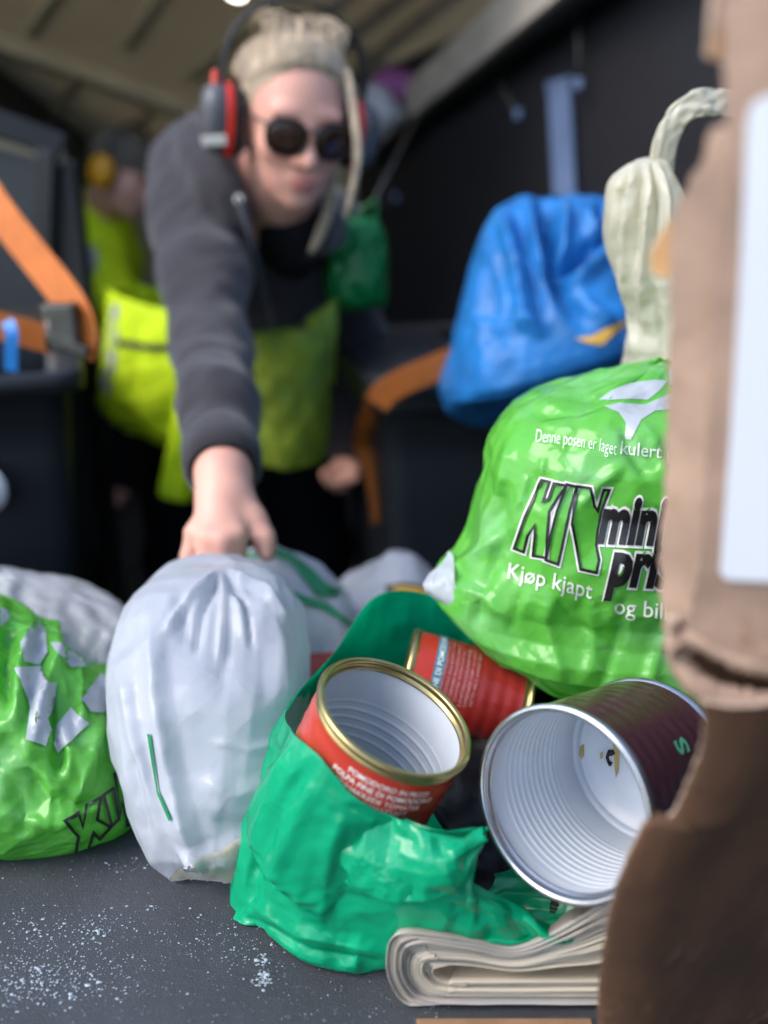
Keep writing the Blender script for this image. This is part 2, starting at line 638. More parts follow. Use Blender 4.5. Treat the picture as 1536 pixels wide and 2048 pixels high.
def lathe_mesh(profile, n, O, Z, X=None):
    """Revolve (radius, height) profile round axis Z through O."""
    Z = unit(Z)
    if X is None: X = np.cross(Z, [0, 0, 1.0]) if abs(Z[2]) < 0.95 else np.cross(Z, [0, 1.0, 0])
    X = unit(X - Z * (np.asarray(X) @ Z)); Y = np.cross(Z, X)
    a = np.linspace(0, 2 * math.pi, n, endpoint=False)
    prof = np.asarray(profile, float)
    G = np.asarray(O, float) + prof[:, 1][:, None, None] * Z + prof[:, 0][:, None, None] * (np.cos(a)[None, :, None] * X + np.sin(a)[None, :, None] * Y)
    return G

def lathe(name, profile, n, O, Z, mat, parent=None, X=None):
    return sheet(name, lathe_mesh(profile, n, O, Z, X), mat, True, parent)

# ---- print laid on a surface: flat shapes in photograph pixels are dropped along the line of sight onto the real surface
def poly_mesh(poly, step):
    """2-D polygon -> finely cut triangles"""
    bm = bmesh.new()
    vs_ = [bm.verts.new((p[0], p[1], 0)) for p in poly]
    f = bm.faces.new(vs_)
    bmesh.ops.triangulate(bm, faces=[f])
    return refine(bm, step)

def refine(bm, step):
    for _ in range(7):
        le = [e for e in bm.edges if e.calc_length() > step]
        if not le: break
        bmesh.ops.subdivide_edges(bm, edges=le, cuts=1)
        bmesh.ops.triangulate(bm, faces=list(bm.faces))
    V = [(v.co.x, v.co.y) for v in bm.verts]
    bm.verts.index_update()
    F = [tuple(v.index for v in f.verts) for f in bm.faces]
    bm.free()
    return V, F

def text_mesh(body, step, offset=0.0, shear=0.0, spacing=1.0):
    cu = bpy.data.curves.new("lettering", 'FONT')
    cu.body = body; cu.size = 1.0; cu.offset = offset; cu.shear = shear; cu.space_character = spacing
    cu.resolution_u = 3
    o = bpy.data.objects.new("lettering", cu); COL.objects.link(o)
    dg = bpy.context.evaluated_depsgraph_get()
    me = bpy.data.meshes.new_from_object(o.evaluated_get(dg))
    bm = bmesh.new(); bm.from_mesh(me)
    bmesh.ops.triangulate(bm, faces=list(bm.faces))
    V, F = refine(bm, step)
    bpy.data.objects.remove(o); bpy.data.curves.remove(cu); bpy.data.meshes.remove(me)
    return np.array(V), F

def bvh_of(o):
    me = o.data
    V = np.empty(len(me.vertices) * 3, np.float32); me.vertices.foreach_get('co', V)
    return BVHTree.FromPolygons([tuple(v) for v in V.reshape(-1, 3).tolist()], [tuple(p.vertices) for p in me.polygons])

def print_on(name, bvh, V2, F, mat, parent, lift=0.0005):
    out, ok = [], []
    for (px, py) in V2:
        d = Vector(ray(px, py)).normalized()
        loc, n, i, t = bvh.ray_cast(Vector(CAM), d)
        if loc is None:
            out.append((0, 0, 0)); ok.append(False)
        else:
            if n.dot(d) > 0: n = -n
            out.append(tuple(loc + n * lift * 0.7 - d * lift)); ok.append(True)
    F2 = [f for f in F if all(ok[i] for i in f)]
    # drop triangles that jump across a fold
    keep = []
    for f in F2:
        p = [Vector(out[i]) for i in f]
        if max((p[0] - p[1]).length, (p[1] - p[2]).length, (p[2] - p[0]).length) < 0.02: keep.append(f)
    used = sorted({i for f in keep for i in f}); m = {k: j for j, k in enumerate(used)}
    if not keep: return None
    return mesh_object(name, [out[i] for i in used], [tuple(m[i] for i in f) for f in keep], mat, parent)

def offset_poly(P, d):
    P = np.asarray(P, float); n = len(P)
    area = 0.5 * sum(P[i][0] * P[(i + 1) % n][1] - P[(i + 1) % n][0] * P[i][1] for i in range(n))
    s = 1 if area > 0 else -1
    out = []
    for i in range(n):
        a = unit(P[i] - P[i - 1]); b = unit(P[(i + 1) % n] - P[i])
        na = np.array([a[1], -a[0]]) * s; nb = np.array([b[1], -b[0]]) * s
        m = unit(na + nb)
        out.append(P[i] + m * d / max(0.45, m @ na))
    return np.array(out)

# ------------------------------------------------------------------ the place
FLOOR_Z = -0.65
M_asphalt = material("pale_concrete_yard", (0.30, 0.29, 0.27, 1), 0.9, vary=(3, .3), bump=(120, .4, .01))
M_platform = material("grey_deck", (0.050, 0.054, 0.064, 1), 0.62, spec=0.4, vary=(9, .35), bump=[(900, .55, .0012), (60, .25, .003)],
                      mottle=(260, .60, .74, (0.16, 0.17, 0.19, 1)))
M_floor = material("cargo_floor", (0.03, 0.029, 0.027, 1), 0.8, vary=(6, .4), bump=(80, .3, .004))
M_khaki = material("khaki_wall_sheet", (0.33, 0.27, 0.175, 1), 0.6, vary=(3, .25), bump=(5, .2, .02))
M_roof = material("translucent_roof_sheet", (0.56, 0.465, 0.31, 1), 0.6, vary=(3, .3), bump=(5, .2, .02), transl=0.12, transl_col=(0.34, 0.26, 0.14, 1))
M_khaki_rib = material("cream_roof_rib", (0.80, 0.70, 0.50, 1), 0.5, vary=(7, .2))
M_blackwall = material("black_liner", (0.012, 0.012, 0.016, 1), 0.5, vary=(4, .3), bump=(12, .25, .01))
M_greywood = material("grey_board", (0.42, 0.37, 0.31, 1), 0.6, vary=(10, .25))
M_blacktrim = material("black_trim", (0.012, 0.012, 0.013, 1), 0.5, vary=(20, .2))
M_bluegrey = material("blue_grey_strip", (0.15, 0.21, 0.36, 1), 0.45, vary=(12, .2))
M_steel = material("dull_steel", (0.12, 0.115, 0.10, 1), 0.45, metal=0.8, vary=(40, .3))

def quad_sheet(name, pts, mat, thick=None):
    return mesh_object(name, pts, [tuple(range(len(pts)))], mat, smooth=False)

structure(quad_sheet("ground", [(-1500, -1500, -1.3), (1500, -1500, -1.3), (1500, 1500, -1.3), (-1500, 1500, -1.3)], M_asphalt))
structure(box("cargo_floor", (0, 3.0, FLOOR_Z - 0.05), (4.4, 4.4, 0.1), M_floor))
structure(box("loading_platform", (0.1, 0.24, -0.32), (2.9, 1.1, 0.64), M_platform, bevel=0.006))

RO, RS = 1.58, -0.176                                  # sloping roof: z = RO + RS * y
def on_roof(px, py, drop=0.0):
    d = ray(px, py)
    t = (RO - drop + RS * CAM[1] - CAM[2]) / (d[2] - RS * d[1])
    return CAM + d * t
RN = unit((0, -RS, 1.0))
roof = quad_sheet("roof", [(x, y, RO + RS * y + 0.012) for x, y in ((-2.6, 2.0), (2.6, 2.0), (2.6, 4.45), (-2.6, 4.45))], M_roof)
structure(roof)
def roof_rib(a, b, w, h, ext=0.0, mat=M_khaki_rib, name="rib"):
    A, B = on_roof(*a, drop=h / 2 - 0.012), on_roof(*b, drop=h / 2 - 0.012)
    d = unit(B - A)
    return beam(name, A - d * ext, B + d * ext, w, h, mat, roof, up=RN, bevel=0.008)
roof_rib((0, 92), (390, 228), 0.085, 0.05, 0.6, name="rail")
for a, b in (((335, -20), (262, 88)), ((548, 10), (392, 152)), ((130, -30), (70, 60)), ((470, 160), (350, 300)), ((300, 225), (215, 330)), ((150, 175), (60, 290))):
    roof_rib(a, b, 0.05, 0.028, 0.05)
for a, b in (((905, -10), (690, 165)), ((815, -15), (640, 120)), ((590, 30), (770, 125)), ((760, -60), (600, 60))):
    roof_rib(a, b, 0.045, 0.03, 0.1, M_greywood)
structure(box("wall_back", (-0.4, 4.4, 0.2), (4.6, 0.05, 1.8), M_khaki))
structure(box("wall_left", (-1.5, 2.9, 0.2), (0.05, 3.6, 1.8), M_blackwall))

# right-hand wall, running back to the left
W0, W1 = np.array([1.245, 0.2]), np.array([-0.12, 3.54])
WD = unit(W1 - W0); WNn = np.array([-WD[1], WD[0]])   # faces the aisle
def on_wall(px, py, off=0.0):
    d = ray(px, py)
    o = W0 + WNn * off
    t = ((o - CAM[:2]) @ WNn) / (d[:2] @ WNn)
    return CAM + d * t
wall_len = np.linalg.norm(W1 - W0)
wc = (W0 + W1) / 2 - WNn * 0.03
structure(box("wall_right", (wc[0], wc[1], 0.15), (wall_len, 0.05, 1.6), M_blackwall, M=[(WD[0], WD[1], 0), (-WD[1], WD[0], 0), (0, 0, 1)]))

# unseen panel added behind the camera's right to keep light off the carton
structure(box("light_blocker", (0.34, -0.42, 0.35), (0.05, 1.05, 2.2), M_blackwall, M=[unit((1, -0.34, 0)), unit((0.34, 1, 0)), (0, 0, 1)]))

# overhead shelf along the top of that wall
shelf = thing("overhead_shelf", "grey overhead shelf board with black lower edge sloping down above the black wall", "shelf", at(740, 295, 3.35))
sa, sb = at(1075, -8, 2.15), at(735, 285, 3.35)
sdv = unit(sb - sa)
beam("board", sa - sdv * 0.6, sb, 0.05, 0.11, M_greywood, shelf, bevel=0.004)
sa2, sb2 = at(1105, 38, 2.15), at(738, 312, 3.33)
beam("edge_trim", sa2 - sdv * 0.6, sb2, 0.055, 0.045, M_blacktrim, shelf, bevel=0.004)
sh2 = unit(np.cross(sdv, (0, 0, 1)))
beam("tray", sa - sdv * 0.6 + np.array([0.12, 0.12, -0.05]), sb + np.array([0.12, 0.12, -0.05]), 0.3, 0.012, M_blacktrim, shelf)

# strip and rods on the wall
st = thing("wall_strip", "pale blue grey vertical strip on the black wall above the blue bag", "strip", on_wall(1125, 420, 0.02))
p0, p1 = on_wall(1118, 165, 0.012), on_wall(1132, 440, 0.012)
beam("plate", p0, p1, 0.085, 0.012, M_bluegrey, st, up=(WNn[0], WNn[1], 0), bevel=0.003)
beam("lip", p0 + np.array([0, 0, 0.006]), p0 - np.array([0, 0, 0.012]), 0.09, 0.02, M_bluegrey, st, up=(WNn[0], WNn[1], 0), bevel=0.003)
for a, b, lab in (((975, 128), (1036, 228), "thin brass rod with clip on black wall, left of the pale strip"),
                  ((1157, 30), (1156, 168), "thin upright brass rod on black wall directly above the pale strip"),
                  ((760, 340), (790, 395), "short thin rod on black wall beside the leaning person's long hair strand")):
    A, B = on_wall(*a, off=0.03), on_wall(*b, off=0.03)
    t = thing("wall_rod", lab, "rod", B, "thin rods on the black wall")
    tube("shaft", [A, (A + B) / 2, B], 0.0035, M_steel, t, n=8)
    box("clip", B, (0.018, 0.018, 0.026), M_bluegrey, t, bevel=0.004)

# small work lamp on the roof
lp = on_roof(474, -14, 0.02)
lamp = thing("roof_lamp", "small bright roof lamp above the leaning person's head", "lamp", lp)
M_lampglow = material("lamp_lens", (0.9, 0.88, 0.8, 1), 0.3)
M_lampglow.node_tree.nodes["Principled BSDF"].inputs["Emission Color"].default_value = (1, 0.93, 0.8, 1)
M_lampglow.node_tree.nodes["Principled BSDF"].inputs["Emission Strength"].default_value = 4.0
lathe("lens", [(0.0, -0.012), (0.022, -0.01), (0.03, 0.0), (0.03, 0.02)], 24, lp, RN, M_lampglow, lamp)
lathe("housing", [(0.031, -0.004), (0.042, 0.0), (0.045, 0.03), (0.0, 0.03)], 24, lp, RN, M_blacktrim, lamp)

# ------------------------------------------------------------------ wheeled bins
M_bin = material("dark_grey_bin_plastic", (0.024, 0.027, 0.033, 1), 0.42, vary=(5, .3), bump=(300, .12, .001))
M_bin2 = material("olive_brown_bin_plastic", (0.06, 0.05, 0.035, 1), 0.5, vary=(5, .3), bump=(300, .12, .001))
M_rubber = material("rubber", (0.02, 0.02, 0.02, 1), 0.8, vary=(30, .3))
M_strap = material("orange_webbing", (0.62, 0.16, 0.02, 1), 0.65, vary=(40, .15), bump=(900, .3, .0005))
M_blueplastic = material("blue_tie", (0.02, 0.22, 0.62, 1), 0.4, vary=(20, .2))
M_sticker = material("white_sticker", (0.72, 0.73, 0.75, 1), 0.4, vary=(30, .08))

def wheeled_bin(label, corner, xdir, w, d, top, mat, lid_angle=0.0, group="wheeled bins in the cargo space"):
    """corner: front-left top corner (x, y); xdir: along the front to the right."""
    X = unit((xdir[0], xdir[1], 0)); Yv = np.array([-X[1], X[0], 0])
    O = np.array([corner[0], corner[1], 0.0])
    t = thing("wheeled_bin", label, "bin", (O + X * w / 2 + Yv * d / 2) + np.array([0, 0, FLOOR_Z]), group)
    def ringpts(z, ins, r):
        pts = []
        for (cx, cy, a0) in ((w - ins - r, d - ins - r, 0), (ins + r, d - ins - r, 90), (ins + r, ins + r, 180), (w - ins - r, ins + r, 270)):
            for k in range(7):
                a = R(a0 + 15 * k)
                pts.append(O + X * (cx + r * math.cos(a)) + Yv * (cy + r * math.sin(a)) + np.array([0, 0, z]))
        return pts
    zb = FLOOR_Z + 0.05
    G = np.array([ringpts(zb, 0.16, 0.02), ringpts(zb + 0.001, 0.085, 0.03), ringpts(zb + 0.1, 0.072, 0.035), ringpts(top - 0.12, 0.03, 0.04), ringpts(top - 0.03, 0.022, 0.04),
                  ringpts(top - 0.028, 0.002, 0.045), ringpts(top - 0.004, 0.0, 0.045), ringpts(top, 0.006, 0.043), ringpts(top - 0.002, 0.03, 0.035), ringpts(top - 0.3, 0.045, 0.03)])
    sheet("body", G, mat, True, t)
    # lid: a shallow tray hinged at the rear edge
    hinge = O + Yv * d + np.array([0, 0, top + 0.004])
    ca, sa_ = math.cos(lid_angle), math.sin(lid_angle)
    LY = -Yv * ca + np.array([0, 0, 1.0]) * sa_; LZ = Yv * sa_ + np.array([0, 0, 1.0]) * ca
    def lidring(z, ins, r):
        pts = []
        for (cx, cy, a0) in ((w - ins - r, d + 0.02 - ins - r, 0), (ins + r, d + 0.02 - ins - r, 90), (ins + r, ins + r, 180), (w - ins - r, ins + r, 270)):
            for k in range(7):
                a = R(a0 + 15 * k)
                pts.append(hinge + X * (cx + r * math.cos(a)) + LY * (cy + r * math.sin(a)) + LZ * z)
        return pts
    LG = np.array([lidring(0.012, 0.04, 0.04), lidring(0.0, 0.02, 0.04), lidring(0.0, -0.006, 0.05), lidring(0.03, -0.006, 0.05), lidring(0.034, 0.012, 0.045), lidring(0.05, 0.07, 0.05), lidring(0.052, 0.2, 0.01)])
    sheet("lid", LG, mat, True, t)
    tube("handle", [O + Yv * (d + 0.05) + X * (w * 0.15) + np.array([0, 0, top - 0.04]), O + Yv * (d + 0.06) + X * (w * 0.5) + np.array([0, 0, top - 0.04]), O + Yv * (d + 0.05) + X * (w * 0.85) + np.array([0, 0, top - 0.04])], 0.013, mat, t)
    for s in (0.02, w - 0.02):
        c = O + X * s + Yv * (d - 0.06) + np.array([0, 0, FLOOR_Z + 0.1])
        lathe("wheel", [(0.0, -0.025), (0.06, -0.025), (0.095, -0.022), (0.1, -0.012), (0.1, 0.012), (0.095, 0.022), (0.06, 0.025), (0.0, 0.025)], 24, c, X, M_rubber, t)
    return t

# right bin: its front-left corner at the orange strap
rc = at(745, 800, 1.25)
rX = unit(np.array([0.975, 0.22]))
wheeled_bin("dark grey wheeled bin with orange strap, under the blue bag", rc[:2], rX, 0.5, 0.56, 0.165, M_bin)
lc = at(165, 700, 1.12)
lz = lc[2] - 0.03
wheeled_bin("dark grey wheeled bin with white round sticker, at the left edge", lc[:2] - np.array([.93, .37]) * 0.55, (.93, .37), 0.55, 0.5, lz, M_bin, R(262))
wheeled_bin("olive brown wheeled bin behind the one with the sticker", lc[:2] + np.array([-.37, .93]) * 0.56 - np.array([.93, .37]) * 0.41, (.93, .37), 0.45, 0.4, lz - 0.03, M_bin2)

# upright frame post beside the raised lid
fr = thing("steel_frame", "black steel frame with dark panel standing behind the left bin", "frame", (lc[0] - 0.02, 1.72, FLOOR_Z))
pA, pB = at(-60, 228, 1.7), at(132, 298, 1.74)
beam("top_bar", pA, pB, 0.05, 0.05, M_blacktrim, fr, bevel=0.006)
beam("post", pB + np.array([-0.01, 0, -0.02]), np.array([pB[0] - 0.03, pB[1], FLOOR_Z]), 0.06, 0.045, M_blacktrim, fr, up=(0, 1, 0), bevel=0.006)
quad_sheet("panel", [at(-220, 250, 1.72), at(100, 300, 1.72), at(96, 760, 1.72), at(-220, 760, 1.72)], M_bin).parent = fr
pC, pD = at(95, 300, 1.7), at(88, 560, 1.7)
beam("brace", pC, pD, 0.035, 0.03, M_blacktrim, fr, up=(0, 1, 0), bevel=0.004)
beam("lower_bar", at(-60, 268, 1.71), at(130, 318, 1.73), 0.03, 0.025, M_khaki, fr, bevel=0.004)

# straps
def strap_thing(label, loc):
    return thing("ratchet_strap", label, "strap", loc, "orange ratchet straps round the bins")
s1 = strap_thing("orange strap with steel ratchet across the left bin's rim", at(165, 660, 1.06))
ribbon("diagonal_webbing", curve_pts([at(-60, 330, 1.16), at(0, 425, 1.12), at(70, 515, 1.09), at(140, 605, 1.06), at(163, 660, 1.05), at(158, 710, 1.05)], 24), (0.8, -0.2, 0.55), 0.047, M_strap, s1)
ribbon("rim_webbing", curve_pts([at(-80, 655, 1.02), at(-20, 650, 1.03), at(40, 663, 1.04), at(110, 682, 1.05)], 16), (0.05, 0, 1), 0.036, M_strap, s1)
rt = box("ratchet", at(128, 655, 1.045), (0.042, 0.03, 0.062), M_steel, s1, bevel=0.005)
box("ratchet_lever", at(140, 690, 1.035), (0.05, 0.012, 0.016), M_steel, rt, M=[unit((0.8, 0, -0.4)), (0, 1, 0), unit((0.4, 0, 0.8))], bevel=0.003)
tube("spindle", [at(100, 640, 1.035), at(100, 672, 1.035), at(100, 700, 1.035)], 0.006, M_steel, rt)
s2 = strap_thing("orange strap round the right bin's rim with its tail hanging to the floor", at(742, 830, 1.2))
def on_bin(px, py, off=0.03):
    n_ = np.array([-rX[1], rX[0]]); d = ray(px, py)
    return CAM + d * (((rc[:2] - n_ * off) - CAM[:2]) @ n_ / (d[:2] @ n_))
ribbon("rim_webbing", curve_pts([on_bin(1010, 690), on_bin(905, 722), on_bin(860, 740), on_bin(800, 766), on_bin(768, 788), on_bin(752, 808)], 24), (0, 0, 1), 0.042, M_strap, s2)
ribbon("hanging_tail", curve_pts([at(748, 805, 1.262), at(730, 850, 1.34), at(722, 890, 1.40), at(738, 930, 1.40), at(752, 990, 1.40), at(758, 1045, 1.40)], 24), (1, 0.2, 0), 0.028, M_strap, s2)
bt = tag(ribbon("blue_tie", curve_pts([at(14, 642, 1.015), at(24, 665, 1.008), at(22, 700, 1.01), at(22, 742, 1.015)], 12), (1, 0, 0.1), 0.016, M_blueplastic), "small blue plastic tie hanging from the strap on the left bin", "tie")
stk = lathe("sticker", [(0.0, 0.0), (0.036, 0.0), (0.036, -0.0015)], 32, at(-38, 978, 1.065), (0, -1, 0.05), M_sticker)
tag(stk, "white round sticker on the left bin's front, cut by the picture edge", "sticker")

# ------------------------------------------------------------------ tins
M_tin_gold = material("gold_lacquered_tin", (0.46, 0.36, 0.16, 1), 0.28, metal=0.9, vary=(60, .25), bump=(200, .05, .0005))
M_tin_white = material("white_lacquer", (0.60, 0.64, 0.70, 1), 0.32, spec=0.5, vary=(25, .10), mottle=(30, .70, .80, (0.5, 0.42, 0.24, 1)))
M_tin_silver = material("silver_tin", (0.56, 0.57, 0.60, 1), 0.27, metal=0.95, vary=(50, .2))
M_red_label = material("red_label_print", (0.48, 0.035, 0.018, 1), 0.24, spec=0.6, vary=(30, .2), bump=(60, .06, .001))
M_red_dark = material("dark_red_label_print", (0.30, 0.02, 0.018, 1), 0.28, spec=0.6, vary=(30, .3))
M_maroon = material("maroon_label_print", (0.075, 0.016, 0.028, 1), 0.25, spec=0.6, vary=(20, .3))
M_print_white = material("white_print", (0.78, 0.76, 0.72, 1), 0.4, vary=(300, .12))
M_print_pink = material("pale_small_print", (0.55, 0.30, 0.28, 1), 0.4, vary=(300, .2))
M_print_blue = material("teal_print", (0.01, 0.20, 0.30, 1), 0.35, vary=(60, .15))
M_print_yellow = material("yellow_print", (0.75, 0.42, 0.05, 1), 0.4, vary=(60, .15))
M_print_mint = material("mint_print", (0.12, 0.50, 0.28, 1), 0.4, vary=(60, .15))
M_black = material("black_print", (0.012, 0.011, 0.011, 1), 0.35, vary=(400, .5), mottle=(900, .68, .74, (0.10, 0.08, 0.06, 1)))

def tin_frame(c, n, up=(0, 0, 1)):
    Z = unit(n); X = unit(np.cross(up, Z)); Y = np.cross(Z, X)
    return np.asarray(c, float), Z, X, Y

def tin(name, label, rim, n, Rr, H, M_rim, M_label, beads, group, seam=0.0):
    """Open tin: outside label sleeve, rolled rim, beaded white inside, floor. rim = centre of the opening."""
    C, Z, X, Y = tin_frame(rim, n)
    t = thing(name, label, "tin", C - Z * H, group)
    Ri = Rr * 0.955
    # label sleeve
    prof = [(Rr * 0.965, -H + 0.004)]
    for k in range(40):
        prof.append((Rr * 0.968 + 0.00025 * math.sin(k * 1.3), -H + 0.005 + (H - 0.013) * k / 39))
    slv = lathe("label_sleeve", prof, 72, C, Z, M_label, t, X)
    # rolled rim
    rr = 0.0021
    pr = [(Rr - rr + rr * math.cos(a), -rr + rr * math.sin(a)) for a in np.linspace(-2.2, math.pi + 0.8, 14)]
    pr = [(Rr * 0.967, -0.0085), (Rr * 0.967, -0.0060)] + pr + [(Ri - 0.0006, -0.0052), (Ri - 0.0026, -0.0060), (Ri - 0.003, -0.0072), (Ri - 0.0012, -0.0082), (Ri, -0.0095)]
    lathe("rim", pr, 96, C, Z, M_rim, t, X)
    # inside wall with beads
    pw = [(Ri - 0.0002, -0.0093)]
    zs = np.linspace(0.010, H - 0.003, 150)
    for z in zs:
        b = 0.0
        for (z0, z1, cnt) in beads:
            if z0 * H < z < z1 * H:
                ph = (z / H - z0) / (z1 - z0)
                b = -0.00085 * max(0, math.sin(ph * cnt * 2 * math.pi)) ** 1.2 * min(1, ph * 8, (1 - ph) * 8)
        pw.append((Ri + b, -z))
    pw += [(Ri * 0.985, -H + 0.002), (Ri * 0.93, -H + 0.0012), (Ri * 0.90, -H + 0.003), (Ri * 0.86, -H + 0.003), (Ri * 0.84, -H + 0.0015), (Ri * 0.5, -H + 0.002), (0.0, -H + 0.002)]
    inner = lathe("inside_wall", pw, 96, C, Z, M_tin_white, t, X)
    lathe("base", [(0.0, -H - 0.001), (Rr * 0.9, -H - 0.001), (Rr * 0.97, -H - 0.002), (Rr, -H), (Rr, -H + 0.003), (Rr * 0.967, -H + 0.0045)], 64, C, Z, M_rim, t, X)
    return t, inner, slv

GT = "open food tins in the green bag"
nT = 0.405 * RT + 0.83 * UP - 0.38 * FW
cT = CAM + ray(794, 1424) * 0.472
tomato, tom_in, tom_sl = tin("food_tin", "open red tomato tin with gold rim standing tilted in the teal green bag", cT, nT, 0.0497, 0.112, M_tin_gold, M_red_label, [(0.30, 0.62, 5)], GT)
nM = -0.67 * RT + 0.02 * UP - 0.742 * FW
cM = CAM + ray(1116, 1608) * 0.437
maroon, mar_in, mar_sl = tin("food_tin", "large open maroon tin with silver rim lying with its white inside facing out", cM, nM, 0.0538, 0.112, M_tin_silver, M_maroon, [(0.16, 0.80, 12)], GT)
nR = unit((0.93, -0.12, -0.22))
cR = at(1048, 1412, 0.548)
redtin, red_in, red_sl = tin("food_tin", "red tin with teal band lying on its side behind the other two", cR, nR, 0.037, 0.098, M_tin_gold, M_red_dark, [(0.3, 0.7, 6)], GT)

def sleeve_print(body, rim, n, Rr, ang0, zoff, size, mat, parent, name="lettering", offset=0.02, flip=False, squash=1.0, spacing=1.0):
    """Letter a line round a tin's wall. ang0: angle of the line's middle, zoff: distance of the line below the rim."""
    C, Z, X, Y = tin_frame(rim, n)
    V, F = text_mesh(body, 0.25, offset, 0.0, spacing)
    w = V[:, 0].max() + V[:, 0].min()
    u = (V[:, 0] - w / 2) * size; v = V[:, 1] * size * squash
    if flip: u, v = -u, -v
    r = Rr * 0.968 + 0.0006
    a = ang0 + u / r
    P = C + (np.cos(a)[:, None] * X + np.sin(a)[:, None] * Y) * r + (v - zoff)[:, None] * Z
    return mesh_object(name, P, F, mat, parent, smooth=False)

def tin_spot(slv, rim, n, px, py):
    """Angle round a tin and distance below its rim of the wall seen at a pixel."""
    C, Z, X, Y = tin_frame(rim, n)
    loc, nn, i, t = bvh_of(slv).ray_cast(Vector(CAM), Vector(ray(px, py)).normalized())
    if loc is None: print("tin_spot missed", px, py); return 0.0, 0.02
    w = np.array(loc) - C
    return math.atan2(w @ Y, w @ X), -(w @ Z)

a_t, z_t = tin_spot(tom_sl, cT, nT, 772, 1580)
print("tomato text spot", a_t, z_t)
sleeve_print("POMODORO IN PEZZI", cT, nT, 0.0497, a_t + 0.03, z_t + .0005, 0.0050, M_print_white, tomato, offset=0.015)
sleeve_print("POLPA FINE DI POMODORO", cT, nT, 0.0497, a_t, z_t + .0058, 0.0050, M_print_white, tomato, offset=0.015)
sleeve_print("FINHAKKEDE TOMATER", cT, nT, 0.0497, a_t - 0.02, z_t + .0111, 0.0050, M_print_white, tomato, offset=0.0)
sleeve_print("I TOMATSAFT", cT, nT, 0.0497, a_t + 0.08, z_t + .0163, 0.0050, M_print_white, tomato, offset=0.0)

def sleeve_band(rim, n, Rr, a0, a1, z0, z1, mat, parent, name, lift=0.0004):
    C, Z, X, Y = tin_frame(rim, n)
    A = np.linspace(a0, a1, 40); r = Rr * 0.968 + lift
    G = np.array([[C + (math.cos(a) * X + math.sin(a) * Y) * r - z * Z for a in A] for z in (z0, z1)])
    return sheet(name, G, mat, False, parent)
a_r, z_r = tin_spot(red_sl, cR, nR, 880, 1330)
sleeve_band(cR, nR, 0.037, a_r - 1.9, a_r + 1.9, z_r - .001, 0.0945, M_red_label, redtin, "orange_red_panel", 0.0003)
sleeve_band(cR, nR, 0.037, a_r - 1.9, a_r + 1.9, z_r - .0035, z_r + .004, M_print_blue, redtin, "teal_band", 0.0006)
sleeve_print("POLPA FINE DI POMODORO", cR, nR, 0.0376, a_r + 0.1, z_r - .0018, 0.0060, M_print_white, redtin, offset=0.015, flip=True)
for k in range(7):
    sleeve_print(["INGREDIENTI POMODORO SUCCO", "DI POMODORO SALE ACIDO CITRICO", "CONSERVARE IN LUOGO FRESCO", "TOMATER TOMATSAFT SALT", "SURHETSREGULERENDE MIDDEL", "OPPBEVARES TORT OG KJOLIG", "NETTO 400 G AVRENT 240 G"][k],
                 cR, nR, 0.0372, a_r + 0.05, z_r - .0055 - 0.0042 * k, 0.0036, M_print_pink, redtin, "small_print", offset=0.0, flip=True)
a_m, z_m = tin_spot(mar_sl, cM, nM, 1362, 1492)
sleeve_print("S", cM, nM, 0.0540, a_m, z_m + .006, 0.020, M_print_mint, maroon, offset=0.03)

# dried sprig stuck inside the big tin
bm_in = bvh_of(mar_in)
def hit(bvh, px, py, lift=0.001):
    d = Vector(ray(px, py)).normalized()
    loc, n, i, t = bvh.ray_cast(Vector(CAM), d)
    return np.array(loc - d * lift) if loc is not None else at(px, py, 0.45)
M_sprig = material("dried_sprig", (0.012, 0.010, 0.008, 1), 0.6, vary=(100, .4))
sp = thing("dried_sprig", "tiny black dried herb sprig stuck inside the large maroon tin", "herb", hit(bm_in, 1219, 1518))
tube("stem", [hit(bm_in, x, y) for x, y in ((1216, 1508), (1214, 1516), (1217, 1524), (1220, 1531))], 0.0010, M_sprig, sp, n=6)
tube("leaf", [hit(bm_in, x, y, 0.0015) for x, y in ((1214, 1509), (1219, 1506), (1226, 1505), (1229, 1508))], [0.0006, 0.0022, 0.0018, 0.0004], M_sprig, sp, n=6)
tube("leaf", [hit(bm_in, x, y, 0.0015) for x, y in ((1217, 1522), (1220, 1526), (1220, 1532))], [0.0004, 0.0018, 0.0006], M_sprig, sp, n=6)

M_residue = material("dried_food_residue", (0.46, 0.36, 0.14, 1), 0.4, vary=(90, .3))
for P in ([(1160, 1492), (1168, 1488), (1168, 1510), (1163, 1520), (1158, 1508)], [(1200, 1506), (1206, 1504), (1206, 1516), (1201, 1518)], [(1226, 1478), (1234, 1470), (1240, 1500), (1238, 1540), (1232, 1556), (1228, 1520)]):
    print_on("residue", bm_in, *poly_mesh(P, 6), M_residue, maroon, 0.0004)
# ------------------------------------------------------------------ plastic bags
def film(name, col, rough=0.28, transl=0.35, tcol=None, vary=(14, .14), bump=((420, .08, .0008),), spec=0.5, mottle=None, crease=((15, .42, .010), (48, .26, .0035))):
    return material(name, col, rough, spec=spec, vary=vary, bump=list(bump), transl=transl, transl_col=tcol, mottle=mottle, crease=crease)
M_teal = film("teal_green_film", (0.002, 0.43, 0.20, 1), 0.21, 0.30, (0.0, 0.5, 0.24, 1))
M_kiwi = film("lime_green_film", (0.15, 0.56, 0.075, 1), 0.2, 0.35, (0.2, 0.66, 0.08, 1), mottle=(11, .50, .70, (0.28, 0.66, 0.26, 1)))
M_kiwi_in = film("lime_green_film_shaded_print", (0.06, 0.42, 0.03, 1), 0.24, 0.35)
M_white_film = film("milky_white_film", (0.60, 0.62, 0.68, 1), 0.34, 0.40, (0.70, 0.72, 0.78, 1), vary=(6, .14), crease=((13, .32, .010), (40, .2, .0035)))
